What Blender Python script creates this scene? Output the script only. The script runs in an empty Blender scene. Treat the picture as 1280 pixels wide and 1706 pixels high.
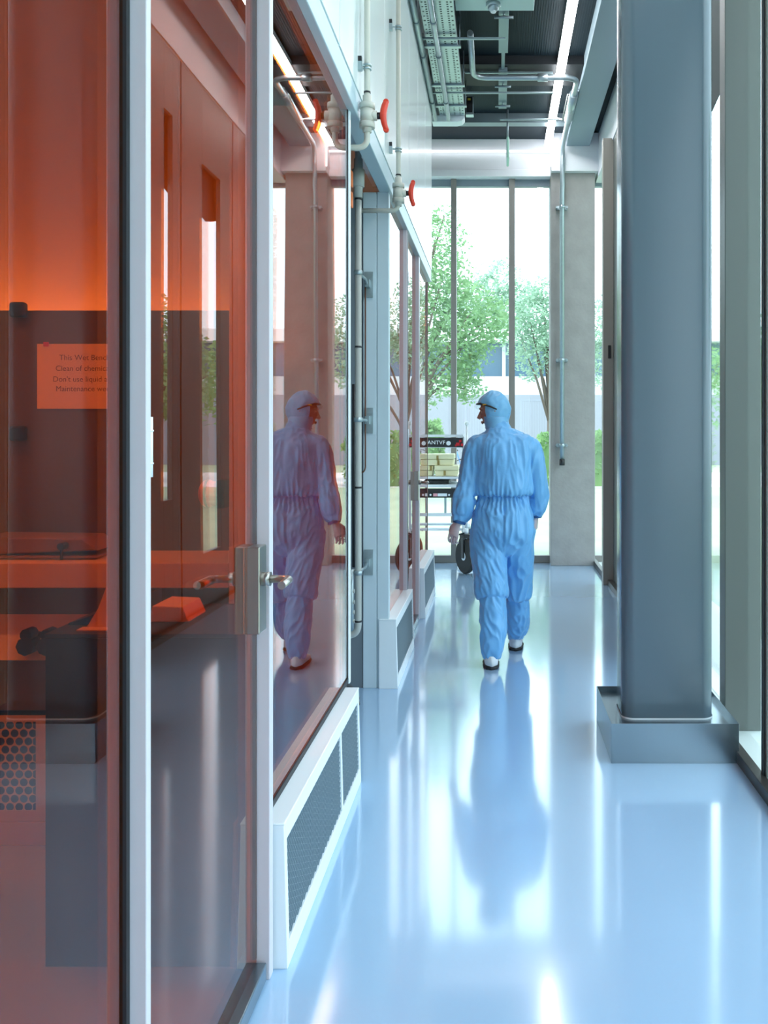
import bpy, bmesh, math, random
from mathutils import Vector, Matrix, noise, Quaternion

random.seed(7)
PI = math.pi
S = bpy.context.scene
COL = S.collection

# ------------------------------------------------------------------ camera
H, F = 1.5, 1500.0
cam_d = bpy.data.cameras.new('camera')
cam = bpy.data.objects.new('camera', cam_d)
COL.objects.link(cam)
cam.location = (0, 0, H)
cam.rotation_euler = (PI / 2, 0, 0)
cam_d.sensor_fit = 'HORIZONTAL'
cam_d.sensor_width = 36.0
cam_d.lens = F / 1280 * 36.0
cam_d.shift_x = (640 - 830) / 1280
cam_d.shift_y = -(853 - 722) / 1280
cam_d.clip_start = 0.05
cam_d.clip_end = 400
S.camera = cam

# ------------------------------------------------------------------ world, sun, exposure
S.view_settings.view_transform = 'Standard'
S.view_settings.look = 'None'
S.view_settings.gamma = 1.0
S.view_settings.use_curve_mapping = False
S.view_settings.exposure = 0.30
S.cycles.max_bounces = 14
S.cycles.diffuse_bounces = 6
S.cycles.glossy_bounces = 8
S.cycles.transparent_max_bounces = 24
S.cycles.sample_clamp_indirect = 6.0

SKY_STRENGTH = 3.7
w = bpy.data.worlds.new('overcast')
S.world = w
w.use_nodes = True
bg = w.node_tree.nodes['Background']
bg.inputs['Color'].default_value = (0.70, 0.88, 1.0, 1)
bg.inputs['Strength'].default_value = SKY_STRENGTH

sd = bpy.data.lights.new('sun', 'SUN')
sd.energy = 3.0
sd.angle = math.radians(12)
sd.color = (1.0, 0.98, 0.92)
so = bpy.data.objects.new('sun', sd)
COL.objects.link(so)
so.rotation_euler = Vector((.22, .30, -.92)).to_track_quat('-Z', 'Y').to_euler()

LED_STRENGTH = 26.0
WALL_FILL = 24.0
BENCH_FILL = 105.0
CEIL_LAMP = 3.0

# ------------------------------------------------------------------ materials
def new_mat(name):
    m = bpy.data.materials.new(name)
    m.use_nodes = True
    return m, m.node_tree.nodes, m.node_tree.links

def pm(name, col, rough=0.5, metal=0.0, spec=0.5, bump=0.0, bscale=40.0, var=0.0, vscale=6.0, coat=0.0,
       rvar=0.0, sheen=0.0, stretch=(1, 1, 1)):
    m, n, l = new_mat(name)
    b = n['Principled BSDF']
    b.inputs['Base Color'].default_value = (*col, 1)
    b.inputs['Roughness'].default_value = rough
    b.inputs['Metallic'].default_value = metal
    b.inputs['Specular IOR Level'].default_value = spec
    if coat:
        b.inputs['Coat Weight'].default_value = coat
        b.inputs['Coat Roughness'].default_value = 0.08
    if sheen:
        b.inputs['Sheen Weight'].default_value = sheen
    if bump or var or rvar:
        tc = n.new('ShaderNodeTexCoord')
        mp = n.new('ShaderNodeMapping')
        mp.inputs['Scale'].default_value = stretch
        l.new(tc.outputs['Object'], mp.inputs['Vector'])
    if var or rvar:
        nz = n.new('ShaderNodeTexNoise')
        nz.inputs['Scale'].default_value = vscale
        nz.inputs['Detail'].default_value = 6
        l.new(mp.outputs[0], nz.inputs['Vector'])
    if var:
        mx = n.new('ShaderNodeMix')
        mx.data_type = 'RGBA'
        mx.inputs['A'].default_value = (*[max(0, c * (1 - var)) for c in col], 1)
        mx.inputs['B'].default_value = (*[min(1, c * (1 + var)) for c in col], 1)
        l.new(nz.outputs['Fac'], mx.inputs['Factor'])
        l.new(mx.outputs['Result'], b.inputs['Base Color'])
    if rvar:
        mr = n.new('ShaderNodeMapRange')
        mr.inputs['To Min'].default_value = max(0, rough - rvar)
        mr.inputs['To Max'].default_value = rough + rvar
        l.new(nz.outputs['Fac'], mr.inputs['Value'])
        l.new(mr.outputs[0], b.inputs['Roughness'])
    if bump:
        nb = n.new('ShaderNodeTexNoise')
        nb.inputs['Scale'].default_value = bscale
        nb.inputs['Detail'].default_value = 5
        l.new(mp.outputs[0], nb.inputs['Vector'])
        bp = n.new('ShaderNodeBump')
        bp.inputs['Strength'].default_value = bump
        bp.inputs['Distance'].default_value = 0.01
        l.new(nb.outputs['Fac'], bp.inputs['Height'])
        l.new(bp.outputs[0], b.inputs['Normal'])
    return m

def glass_mat(name, tint, ior=1.5, wav=0.0, refl=(1, 1, 1)):
    """thin pane: fresnel mirror over tinted see-through, on both faces of the slab"""
    m, n, l = new_mat(name)
    n.remove(n['Principled BSDF'])
    out = n['Material Output']
    tr = n.new('ShaderNodeBsdfTransparent')
    tr.inputs['Color'].default_value = (*tint, 1)
    gl = n.new('ShaderNodeBsdfGlossy')
    gl.inputs['Color'].default_value = (*refl, 1)
    gl.inputs['Roughness'].default_value = 0.0
    lw = n.new('ShaderNodeFresnel')
    lw.inputs['IOR'].default_value = ior
    # a pane must behave the same from inside and outside: use the geometric (front-facing) fresnel
    geo = n.new('ShaderNodeNewGeometry')
    mul = n.new('ShaderNodeMix')
    mul.data_type = 'FLOAT'
    mul.inputs['A'].default_value = ior
    mul.inputs['B'].default_value = 1.0 / ior
    l.new(geo.outputs['Backfacing'], mul.inputs['Factor'])
    l.new(mul.outputs['Result'], lw.inputs['IOR'])
    if wav:
        tc = n.new('ShaderNodeTexCoord')
        nz = n.new('ShaderNodeTexNoise')
        nz.inputs['Scale'].default_value = 1.1
        nz.inputs['Detail'].default_value = 0
        l.new(tc.outputs['Object'], nz.inputs['Vector'])
        bp = n.new('ShaderNodeBump')
        bp.inputs['Strength'].default_value = wav
        bp.inputs['Distance'].default_value = 0.02
        l.new(nz.outputs['Fac'], bp.inputs['Height'])
        l.new(bp.outputs[0], gl.inputs['Normal'])
    mix = n.new('ShaderNodeMixShader')
    l.new(lw.outputs[0], mix.inputs[0])
    l.new(tr.outputs[0], mix.inputs[1])
    l.new(gl.outputs[0], mix.inputs[2])
    l.new(mix.outputs[0], out.inputs['Surface'])
    return m

def emit(name, col, s):
    m, n, l = new_mat(name)
    n.remove(n['Principled BSDF'])
    e = n.new('ShaderNodeEmission')
    e.inputs['Color'].default_value = (*col, 1)
    e.inputs['Strength'].default_value = s
    l.new(e.outputs[0], n['Material Output'].inputs['Surface'])
    return m

def leaf_mat(name, col, col2):
    m, n, l = new_mat(name)
    n.remove(n['Principled BSDF'])
    oi = n.new('ShaderNodeTexCoord')
    nz = n.new('ShaderNodeTexNoise')
    nz.inputs['Scale'].default_value = 1.6
    l.new(oi.outputs['Object'], nz.inputs['Vector'])
    mx = n.new('ShaderNodeMix')
    mx.data_type = 'RGBA'
    mx.inputs['A'].default_value = (*col, 1)
    mx.inputs['B'].default_value = (*col2, 1)
    l.new(nz.outputs['Fac'], mx.inputs['Factor'])
    d = n.new('ShaderNodeBsdfDiffuse')
    t = n.new('ShaderNodeBsdfTranslucent')
    l.new(mx.outputs['Result'], d.inputs['Color'])
    l.new(mx.outputs['Result'], t.inputs['Color'])
    ms = n.new('ShaderNodeMixShader')
    ms.inputs[0].default_value = 0.45
    l.new(d.outputs[0], ms.inputs[1])
    l.new(t.outputs[0], ms.inputs[2])
    l.new(ms.outputs[0], n['Material Output'].inputs['Surface'])
    return m

M = {}
M['floor'] = pm('blue epoxy floor', (0.36, 0.55, 0.78), 0.13, spec=0.9, var=0.05, vscale=1.2, bump=0.012, bscale=14, coat=1.0)
M['white_panel'] = pm('white coated panel', (0.80, 0.87, 0.90), 0.22, spec=0.5, coat=0.2)
M['white_metal'] = pm('white powder coated metal', (0.78, 0.84, 0.88), 0.35)
M['pale_frame'] = pm('pale grey frame', (0.60, 0.57, 0.62), 0.35)
M['blue_frame'] = pm('grey blue head frame', (0.45, 0.58, 0.66), 0.35)
M['pilaster'] = pm('pale blue grey cladding', (0.58, 0.68, 0.74), 0.4)
M['gasket'] = pm('black rubber', (0.012, 0.014, 0.018), 0.5)
M['column'] = pm('satin steel blue paint', (0.105, 0.150, 0.185), 0.22, spec=0.6, bump=0.02, bscale=90)
M['steel'] = pm('brushed stainless steel', (0.27, 0.33, 0.37), 0.27, metal=0.95)
M['galv'] = pm('galvanised steel', (0.42, 0.50, 0.53), 0.36, metal=0.75, var=0.12, vscale=30)
M['galv_dark'] = pm('dull galvanised steel', (0.26, 0.33, 0.36), 0.4, metal=0.6)
M['nickel'] = pm('satin nickel', (0.40, 0.37, 0.34), 0.28, metal=0.95)
M['concrete'] = pm('bare concrete', (0.33, 0.32, 0.31), 0.8, spec=0.25, bump=0.35, bscale=26, var=0.22, vscale=5)
M['ceiling'] = pm('charcoal ceiling', (0.012, 0.024, 0.032), 0.6, spec=0.2)
M['ceil_black'] = pm('black beam paint', (0.008, 0.011, 0.014), 0.6)
M['soffit'] = pm('blue grey soffit', (0.26, 0.35, 0.39), 0.5)
M['white_plaster'] = pm('white plaster', (0.76, 0.78, 0.82), 0.7)
M['fin'] = pm('olive grey cladding', (0.125, 0.14, 0.13), 0.42)
M['bronze'] = pm('dark bronze aluminium', (0.07, 0.065, 0.06), 0.35, metal=0.5)
M['mullion'] = pm('taupe window profile', (0.25, 0.235, 0.22), 0.45)
M['sill'] = pm('pale stone sill', (0.62, 0.68, 0.66), 0.4)
M['pvc'] = pm('beige pipe plastic', (0.55, 0.54, 0.48), 0.4)
M['pvc_grey'] = pm('grey pipe plastic', (0.42, 0.43, 0.41), 0.42)
M['red'] = pm('red valve plastic', (0.75, 0.05, 0.02), 0.35)
M['orange'] = pm('orange plastic', (0.80, 0.16, 0.02), 0.35)
M['black'] = pm('matt black plastic', (0.014, 0.015, 0.018), 0.45)
M['cabinet_black'] = pm('black cabinet laminate', (0.006, 0.007, 0.009), 0.6)
M['mesh'] = pm('blue grey mesh metal', (0.22, 0.31, 0.37), 0.35, metal=0.3)
M['mesh_back'] = pm('dark mesh backing', (0.015, 0.028, 0.04), 0.7)
M['copper'] = pm('brown cable', (0.14, 0.06, 0.035), 0.5)
M['suit'] = pm('blue cleanroom fabric', (0.17, 0.46, 0.82), 0.38, spec=0.45, bump=0.25, bscale=22, sheen=0.2, var=0.06, vscale=14)
M['hood'] = pm('blue hood fabric', (0.19, 0.47, 0.76), 0.40, spec=0.45, bump=0.2, bscale=26, sheen=0.2)
M['trim_dark'] = pm('dark blue elastic', (0.02, 0.10, 0.28), 0.7)
M['skin'] = pm('skin', (0.46, 0.22, 0.16), 0.5, spec=0.4)
M['glove'] = pm('translucent glove', (0.62, 0.50, 0.52), 0.45)
M['shoe'] = pm('white shoe leather', (0.80, 0.82, 0.85), 0.4)
M['sole'] = pm('black shoe sole', (0.02, 0.02, 0.025), 0.6)
M['gold'] = pm('gold metal', (0.8, 0.45, 0.08), 0.3, metal=1)
M['cream'] = pm('cream plastic crate', (0.80, 0.76, 0.50), 0.45)
M['cream_dark'] = pm('ochre plastic', (0.30, 0.22, 0.06), 0.5)
M['cart_white'] = pm('white cart metal', (0.75, 0.80, 0.84), 0.3, metal=0.3)
M['lettering'] = pm('white lettering', (0.80, 0.85, 0.90), 0.5)
M['sign_red'] = pm('red sticker', (0.60, 0.01, 0.02), 0.5)
M['sign_pink'] = pm('pink sticker', (0.75, 0.35, 0.40), 0.5)
M['room_wall'] = pm('room wall', (0.80, 0.78, 0.74), 0.6)
M['room_dark'] = pm('dark sash panel', (0.13, 0.11, 0.10), 0.35)
M['bench_white'] = pm('white bench plastic', (0.75, 0.74, 0.72), 0.45)
M['paper'] = pm('paper', (0.80, 0.80, 0.78), 0.8)
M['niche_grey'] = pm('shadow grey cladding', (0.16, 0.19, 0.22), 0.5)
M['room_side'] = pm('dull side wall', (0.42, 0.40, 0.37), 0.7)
M['ink'] = pm('grey ink', (0.20, 0.15, 0.15), 0.8)
M['hole'] = pm('black recess', (0.004, 0.004, 0.005), 0.8)
M['green_panel'] = pm('pale green panel', (0.52, 0.70, 0.66), 0.5)
M['exit_green'] = pm('green sign plastic', (0.35, 0.62, 0.50), 0.4)
M['yellow'] = pm('yellow sticker', (0.75, 0.55, 0.05), 0.5)
M['grass'] = pm('lawn', (0.27, 0.34, 0.23), 0.9, var=0.25, vscale=1.5, bump=0.5, bscale=20)
M['paving'] = pm('pale paving', (0.55, 0.55, 0.54), 0.8, var=0.1)
M['facade'] = pm('pale render', (0.50, 0.50, 0.53), 0.8)
M['facade_dark'] = pm('dark facade glazing', (0.06, 0.12, 0.18), 0.15)
M['facade_base'] = pm('grey stone base', (0.24, 0.25, 0.29), 0.8)
M['roof'] = pm('white roof edge', (0.80, 0.80, 0.82), 0.6)
M['bark'] = pm('bark', (0.13, 0.10, 0.08), 0.9, bump=0.5)
M['leaf'] = leaf_mat('leaves', (0.13, 0.27, 0.12), (0.34, 0.49, 0.27))
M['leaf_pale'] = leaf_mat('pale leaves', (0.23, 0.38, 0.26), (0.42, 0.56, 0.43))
M['leaf_dark'] = leaf_mat('hedge leaves', (0.12, 0.24, 0.10), (0.30, 0.46, 0.20))
M['bike'] = pm('bicycle metal', (0.10, 0.11, 0.15), 0.4, metal=0.4)
M['bike_blue'] = pm('blue bicycle metal', (0.05, 0.22, 0.55), 0.4)
M['tyre'] = pm('tyre', (0.02, 0.02, 0.02), 0.7)
M['fence'] = pm('grey fence metal', (0.26, 0.28, 0.33), 0.5)
M['amber'] = glass_mat('amber glass', (0.90, 0.39, 0.15), 1.52, wav=0.06)
M['clear'] = glass_mat('clear glass', (0.97, 0.99, 0.985), 1.45)
M['led'] = emit('led light', (0.95, 0.97, 1.0), LED_STRENGTH)
M['led_thin'] = emit('thin led light', (0.95, 0.98, 1.0), 3.0)
M['lamp'] = emit('unseen room light', (1.0, 0.92, 0.8), WALL_FILL)  # glow of the added tube out of sight behind the bench panel
M['fill_front'] = emit('bright unseen room light', (1.0, 0.92, 0.8), BENCH_FILL)  # glow of the added unseen tube in front of the bench
M['lamp_low'] = emit('dim unseen room light', (1.0, 0.92, 0.8), CEIL_LAMP)

# ------------------------------------------------------------------ mesh builder
class MB:
    def __init__(s):
        s.v, s.f, s.mi, s.sm = [], [], [], []
        s.cur = 0
    def add(s, vs, fs, smooth=False):
        o = len(s.v)
        s.v += [Vector(p) for p in vs]
        for f in fs:
            s.f.append(tuple(i + o for i in f))
            s.mi.append(s.cur)
            s.sm.append(smooth)
        return s
    def box(s, x0, x1, y0, y1, z0, z1):
        vs = [(x0, y0, z0), (x1, y0, z0), (x1, y1, z0), (x0, y1, z0), (x0, y0, z1), (x1, y0, z1), (x1, y1, z1), (x0, y1, z1)]
        return s.add(vs, [(3, 2, 1, 0), (4, 5, 6, 7), (0, 1, 5, 4), (1, 2, 6, 5), (2, 3, 7, 6), (3, 0, 4, 7)])
    def obox(s, c, ax, ay, az):
        """box from centre and three half-axis vectors"""
        c, ax, ay, az = map(Vector, (c, ax, ay, az))
        vs = [c + i * ax + j * ay + k * az for k in (-1, 1) for i, j in ((-1, -1), (1, -1), (1, 1), (-1, 1))]
        return s.add(vs, [(3, 2, 1, 0), (4, 5, 6, 7), (0, 1, 5, 4), (1, 2, 6, 5), (2, 3, 7, 6), (3, 0, 4, 7)])
    def cyl(s, p0, p1, r, n=16, r2=None, cap=True):
        r2 = r if r2 is None else r2
        return s.tube([p0, p1], [r, r2], n, cap)
    def tube(s, pts, r, n=12, cap=True, ref=None, ry=None):
        pts = [Vector(p) for p in pts]
        k = len(pts)
        rs = r if isinstance(r, (list, tuple)) else [r] * k
        rys = rs if ry is None else (ry if isinstance(ry, (list, tuple)) else [ry] * k)
        vs, fs = [], []
        nrm = None
        for i, p in enumerate(pts):
            if i == 0: d = pts[1] - pts[0]
            elif i == k - 1: d = pts[-1] - pts[-2]
            else: d = (pts[i] - pts[i - 1]).normalized() + (pts[i + 1] - pts[i]).normalized()
            if d.length < 1e-9: d = Vector((0, 0, 1))
            d.normalize()
            if nrm is None:
                a = Vector(ref) if ref else (Vector((0, 0, 1)) if abs(d.z) < .9 else Vector((1, 0, 0)))
                nrm = (a - d * a.dot(d)).normalized()
            else:
                nrm = (nrm - d * nrm.dot(d)).normalized()
            b = d.cross(nrm)
            for j in range(n):
                t = 2 * PI * j / n
                vs.append(p + nrm * (math.cos(t) * rs[i]) + b * (math.sin(t) * rys[i]))
        for i in range(k - 1):
            for j in range(n):
                fs.append((i * n + j, i * n + (j + 1) % n, (i + 1) * n + (j + 1) % n, (i + 1) * n + j))
        s.add(vs, fs, True)
        if cap:
            o = len(s.v) - len(vs)
            s.f.append(tuple(o + j for j in reversed(range(n)))); s.mi.append(s.cur); s.sm.append(False)
            s.f.append(tuple(o + (k - 1) * n + j for j in range(n))); s.mi.append(s.cur); s.sm.append(False)
        return s
    def ell(s, c, rx, ry, rz, nu=20, nv=12):
        vs, fs = [], []
        c = Vector(c)
        for i in range(nv + 1):
            a = PI * i / nv
            for j in range(nu):
                t = 2 * PI * j / nu
                vs.append(c + Vector((rx * math.sin(a) * math.cos(t), ry * math.sin(a) * math.sin(t), rz * math.cos(a))))
        for i in range(nv):
            for j in range(nu):
                fs.append((i * nu + j, (i + 1) * nu + j, (i + 1) * nu + (j + 1) % nu, i * nu + (j + 1) % nu))
        return s.add(vs, fs, True)
    def loft(s, rings, n=32, cap=True):
        """rings: (cx, cy, z, rx, ry[, sq]) stacked horizontal superellipses"""
        vs, fs = [], []
        for R in rings:
            cx, cy, z, rx, ry = R[:5]
            e = R[5] if len(R) > 5 else 1.0
            for j in range(n):
                t = 2 * PI * j / n
                ct, st = math.cos(t), math.sin(t)
                vs.append((cx + rx * math.copysign(abs(ct) ** e, ct), cy + ry * math.copysign(abs(st) ** e, st), z))
        k = len(rings)
        for i in range(k - 1):
            for j in range(n):
                fs.append((i * n + j, i * n + (j + 1) % n, (i + 1) * n + (j + 1) % n, (i + 1) * n + j))
        up = rings[-1][2] > rings[0][2]
        if not up: fs = [f[::-1] for f in fs]
        o = len(s.v)
        s.add(vs, fs, True)
        if cap:
            a = tuple(o + j for j in range(n)); b = tuple(o + (k - 1) * n + j for j in range(n))
            if up: a = a[::-1]
            else: b = b[::-1]
            s.f += [a, b]; s.mi += [s.cur] * 2; s.sm += [False] * 2
        return s
    def prism(s, poly, d, flip=False):
        """poly: list of 3d points (planar), extruded by vector d"""
        d = Vector(d); n = len(poly)
        vs = [Vector(p) for p in poly] + [Vector(p) + d for p in poly]
        fs = [tuple(reversed(range(n))), tuple(range(n, 2 * n))] + [(i, (i + 1) % n, n + (i + 1) % n, n + i) for i in range(n)]
        if flip: fs = [f[::-1] for f in fs]
        return s.add(vs, fs)
    def mesh(s, name, mats, off=Vector((0, 0, 0))):
        me = bpy.data.meshes.new(name)
        me.from_pydata([tuple(p - off) for p in s.v], [], s.f)
        me.polygons.foreach_set('material_index', s.mi)
        me.polygons.foreach_set('use_smooth', s.sm)
        for m in (mats if isinstance(mats, (list, tuple)) else [mats]): me.materials.append(m)
        me.update()
        return me

ORG = {}
def world_org(o):
    return ORG.get(o.name, Vector((0, 0, 0)))

def link(o, parent=None):
    COL.objects.link(o)
    if parent is not None: o.parent = parent
    return o

def build(mb, name, mats, parent=None, bevel=0.0, org=None, seg=2):
    """links the collected shapes as ONE mesh object; verts are given in world space"""
    if org is None:
        if parent is not None:
            org = world_org(parent)
        else:
            xs = [p.x for p in mb.v]; ys = [p.y for p in mb.v]; zs = [p.z for p in mb.v]
            org = Vector(((min(xs) + max(xs)) / 2, (min(ys) + max(ys)) / 2, min(zs)))
    me = mb.mesh(name, mats, org)
    o = bpy.data.objects.new(name, me)
    link(o, parent)
    if parent is None: o.location = org
    else: o.location = (0, 0, 0)
    ORG[o.name] = org
    bm = bmesh.new(); bm.from_mesh(me); bmesh.ops.recalc_face_normals(bm, faces=bm.faces); bm.to_mesh(me); bm.free()
    if bevel:
        b = o.modifiers.new('bevel', 'BEVEL'); b.width = bevel; b.segments = seg; b.limit_method = 'ANGLE'; b.angle_limit = math.radians(40)
    return o

def thing(name, loc, label, cat, group=None):
    o = bpy.data.objects.new(name, None); o.empty_display_size = 0.1
    link(o); o.location = loc; ORG[o.name] = Vector(loc)
    return tag(o, label, cat, group)

def tag(o, label=None, cat=None, group=None, kind=None):
    if label: o['label'] = label
    if cat: o['category'] = cat
    if group: o['group'] = group
    if kind: o['kind'] = kind
    return o

def struct(mb, name, mats, label=None, bevel=0.0, cat=None):
    o = build(mb, name, mats, None, bevel)
    return tag(o, label, cat, None, 'structure')

def P(px, py, y):
    return Vector(((px - 830) / F * y, y, H - (py - 722) / F * y))

def text_mesh(body, size, name, mat, parent, matrix, extrude=0.001, align='CENTER'):
    cu = bpy.data.curves.new(name, 'FONT')
    cu.body = body; cu.size = size; cu.extrude = extrude; cu.align_x = align; cu.align_y = 'CENTER'
    t = bpy.data.objects.new('text_tmp', cu); COL.objects.link(t)
    dg = bpy.context.evaluated_depsgraph_get()
    me = bpy.data.meshes.new_from_object(t.evaluated_get(dg))
    bpy.data.objects.remove(t)
    me.transform(Matrix.Translation(-world_org(parent)) @ matrix)
    me.materials.clear(); me.materials.append(mat)
    o = bpy.data.objects.new(name, me); link(o, parent); ORG[o.name] = world_org(parent)
    return o

def bent(pts, rad, n=6):
    """polyline with rounded corners"""
    pts = [Vector(p) for p in pts]; out = [pts[0]]
    for i in range(1, len(pts) - 1):
        a, b, c = pts[i - 1], pts[i], pts[i + 1]
        d1, d2 = (a - b).normalized(), (c - b).normalized()
        r = min(rad, (a - b).length * .49, (c - b).length * .49)
        for k in range(n + 1):
            t = k / n
            out.append((b + d1 * r).lerp(b, t).lerp(b.lerp(b + d2 * r, t), t))
    out.append(pts[-1])
    return out

# ================================================================== SETTING
XG = -0.665           # glass plane of the partition on the left
XF = -0.627           # corridor face of its frames
YE = 8.46             # far end of the partition
ZH, ZH2 = 2.92, 3.03  # head frame
ZC = 4.88             # corridor ceiling
YW = 10.45            # far window wall
XR = 1.12             # right facade line

struct(MB().box(-4.2, 1.13, -4.2, YW + .1, -.12, 0), 'floor', M['floor'], 'glossy pale blue corridor floor mirroring the far windows')
mb = MB().box(-4.2, 2.0, -4.2, YW + .3, ZC, ZC + .2)
for i in range(70):
    x = -.62 + i * .02
    mb.box(x, x + .006, 5.0, 9.5, ZC - .004, ZC + .01)
struct(mb, 'ceiling', M['ceiling'], 'dark charcoal ribbed corridor ceiling')
struct(MB().box(-4.2, 2.0, -4.3, -4.2, -.1, ZC), 'wall_back', M['white_plaster'], 'white wall behind the viewer')
struct(MB().box(-4.3, -4.2, -4.2, YW + .1, -.1, ZC), 'wall_far_left', M['room_wall'], 'pale outer wall of the cleanroom side')

# white wall panels above the glass partition
mb = MB(); y = -4.2
edges = [-4.2, -3, -1.8, -.6, .6, 1.8, 2.9, 3.55, 4.3, 4.95, 5.6, 6.3, 7.0, 7.7, YE]
for a, b in zip(edges[:-1], edges[1:]):
    mb.box(-.78, XF + .004, a + .006, b - .006, ZH2, ZC)
struct(MB().box(-.77, XF - .008, -4.2, YE - .007, ZH2 + .005, ZC), 'wall_left_backing', M['niche_grey'])
struct(mb, 'wall_left', M['white_panel'], 'white vertical wall panels above the amber glass partition', .002)
struct(MB().box(-.70, XF, -4.2, YE, ZH, ZH2 - .003), 'trim_1', M['blue_frame'], 'grey blue head frame running above the glass partition', .004)
struct(MB().box(-.78, XF, -4.2, -.6, 0, ZH), 'wall_left_rear', M['white_panel'])

# cleanroom shell behind the glass
struct(MB().box(-4.2, -1.12, 3.96, 4.05, 0, 3.7), 'wall_room_rear', M['room_wall'], 'cleanroom wall behind the wet bench')
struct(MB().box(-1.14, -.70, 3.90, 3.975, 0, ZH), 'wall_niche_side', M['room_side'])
struct(MB().box(-4.2, -.78, -4.2, 8.44, 3.7, 3.8), 'ceiling_room', M['room_wall'])
struct(MB().box(-4.2, -.69, 8.36, 8.44, 0, 3.7), 'wall_room_end', M['room_wall'])
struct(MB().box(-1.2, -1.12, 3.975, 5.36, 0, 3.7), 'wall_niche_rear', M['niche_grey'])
struct(MB().box(-.98, -.86, 3.28, 3.36, 0, 3.7), 'trim_2', M['room_wall'], 'slim upright beside the wet bench behind the glass door')
struct(MB().box(-4.2, -1.12, 5.28, 5.36, 0, 3.7), 'wall_room_partition', M['room_wall'])

# --- panes and posts of the partition
def pane(name, y0, y1, z0, z1, label, mat='amber', x=XG):
    return struct(MB().box(x - .004, x + .004, y0, y1, z0, z1), name, M[mat], label)
pane('window_1', -.6, 1.60, .03, ZH, 'amber glass pane nearest the viewer with a wet bench behind it')
struct(MB().box(-.695, -.625, 1.6, 1.622, 0, ZH), 'trim_3', M['pale_frame'], 'pale upright frame between the nearest pane and the glass door', .002)
struct(MB().box(-.6665, -.6545, 1.585, 1.600, 0, ZH), 'trim_4', M['gasket'], 'black seal strip along the nearest frame upright')
struct(MB().box(-.69, -.626, 2.47, 2.507, 0, ZH), 'trim_5', M['pale_frame'], 'pale upright frame carrying the lock of the glass door', .003)
struct(MB().box(-.672, -.662, 2.462, 2.47, .06, ZH), 'trim_6', M['gasket'])
pane('window_2', 2.507, 3.945, .405, ZH, 'amber glass pane mirroring the person in the corridor')
struct(MB().box(-.670, -.659, 3.945, 3.957, .40, ZH), 'trim_7', M['gasket'], 'black seal at the end of the mirroring pane')
struct(MB().box(-.690, -.652, 3.957, 3.985, .40, ZH), 'trim_8', M['white_metal'], 'thin white edge frame beside the pipe niche', .002)
struct(MB().box(XG + .0045, XG + .009, 2.51, 3.944, .409, .428), 'trim_30', M['gasket'], 'dark seal along the foot of the mirroring pane')
# pilaster beyond the pipe niche
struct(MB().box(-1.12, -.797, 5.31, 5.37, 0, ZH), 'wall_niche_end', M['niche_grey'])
mb = MB().box(-.795, -.714, 5.30, 5.36, 0, ZH).box(-.712, -.643, 5.298, 5.36, 0, ZH)
struct(mb, 'wall_pilaster', M['pilaster'], 'pale blue grey clad pier beyond the pipe niche', .003)
pane('window_3', 5.36, 6.27, .41, ZH, 'amber glass pane between the pier and the farther glass door')
struct(MB().box(-.70, -.634, 6.27, 6.30, 0, ZH), 'trim_9', M['pale_frame'], 'pale hinge upright of the farther glass door', .003)
struct(MB().box(-.668, -.632, 6.30, 6.318, 0, ZH), 'trim_10', M['gasket'])
struct(MB().box(-.70, -.634, 6.318, 6.35, 0, ZH), 'trim_11', M['pale_frame'], None, .003)
struct(MB().box(-.70, -.632, 7.20, 7.28, 0, ZH), 'trim_12', M['pale_frame'], 'pale lock upright of the farther glass door', .003)
pane('window_4', 7.28, 8.44, .41, ZH, 'amber glass pane at the far end of the partition')
struct(MB().box(-.674, -.659, 8.44, YE - .005, 0, ZH), 'trim_13', pm('brown end frame', (.20, .10, .06), .4), 'brown end upright of the partition', .003)

# --- doors
def lever(parent, y, z, sx, n='handle'):
    """a lever: spindle out of the lock, lever arm bent towards the viewer"""
    xo = -.61 if sx > 0 else -.70
    p = [(xo, y, z), (xo + sx * .055, y, z), (xo + sx * .058, y - .105, z)]
    m = MB().cyl((xo - sx * .02, y, z), (xo + sx * .004, y, z), .019, 20)
    m.tube(bent(p, .018), .0105, 14)
    return build(m, n, M['nickel'], parent)

def glass_door(name, y0, y1, yl, label, lab_handle):
    d = thing(name, (XG, (y0 + y1) / 2, 0), label, 'door')
    d['kind'] = 'structure'
    build(MB().box(XG - .005, XG + .005, y0, y1, .056, ZH - .01), 'glass_leaf', M['amber'], d)
    build(MB().box(-.69, -.632, y0 + .0, y1, .006, .055), 'bottom_rail', M['steel'], d, .003)
    lk = build(MB().box(-.696, -.6675, yl - .06, yl + .012, 1.000 - .03, 1.20), 'inner_lock_plate', M['nickel'], d, .003)
    lo = build(MB().box(-.6675, -.628, yl - .06, yl + .012, 1.000 - .03, 1.20), 'lock_plate', M['nickel'], d, .003)
    lever(d, yl - .03, 1.112, 1, 'lever_handle'); lever(d, yl - .03, 1.112, -1, 'inner_lever_handle')
    for z in (.25, 1.475, 2.6):
        h = MB().cyl((XG + .022, y0 + .012, z - .055), (XG + .022, y0 + .012, z + .055), .011, 14)
        h.box(XG + .006, XG + .012, y0 + .0, y0 + .05, z - .05, z + .05)
        for k in (-.03, .03): h.cyl((XG + .022, y0 + .012, z + k - .0015), (XG + .022, y0 + .012, z + k + .0015), .0125, 14)
        build(h, 'hinge', M['white_metal'], d)
    return d
glass_door('door_1', 1.635, 2.46, 2.43, 'amber frameless glass door with satin lever handle in the foreground', '')
glass_door('door_2', 6.36, 7.19, 7.16, 'amber glass door farther along the partition, beyond the pier', '')

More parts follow.
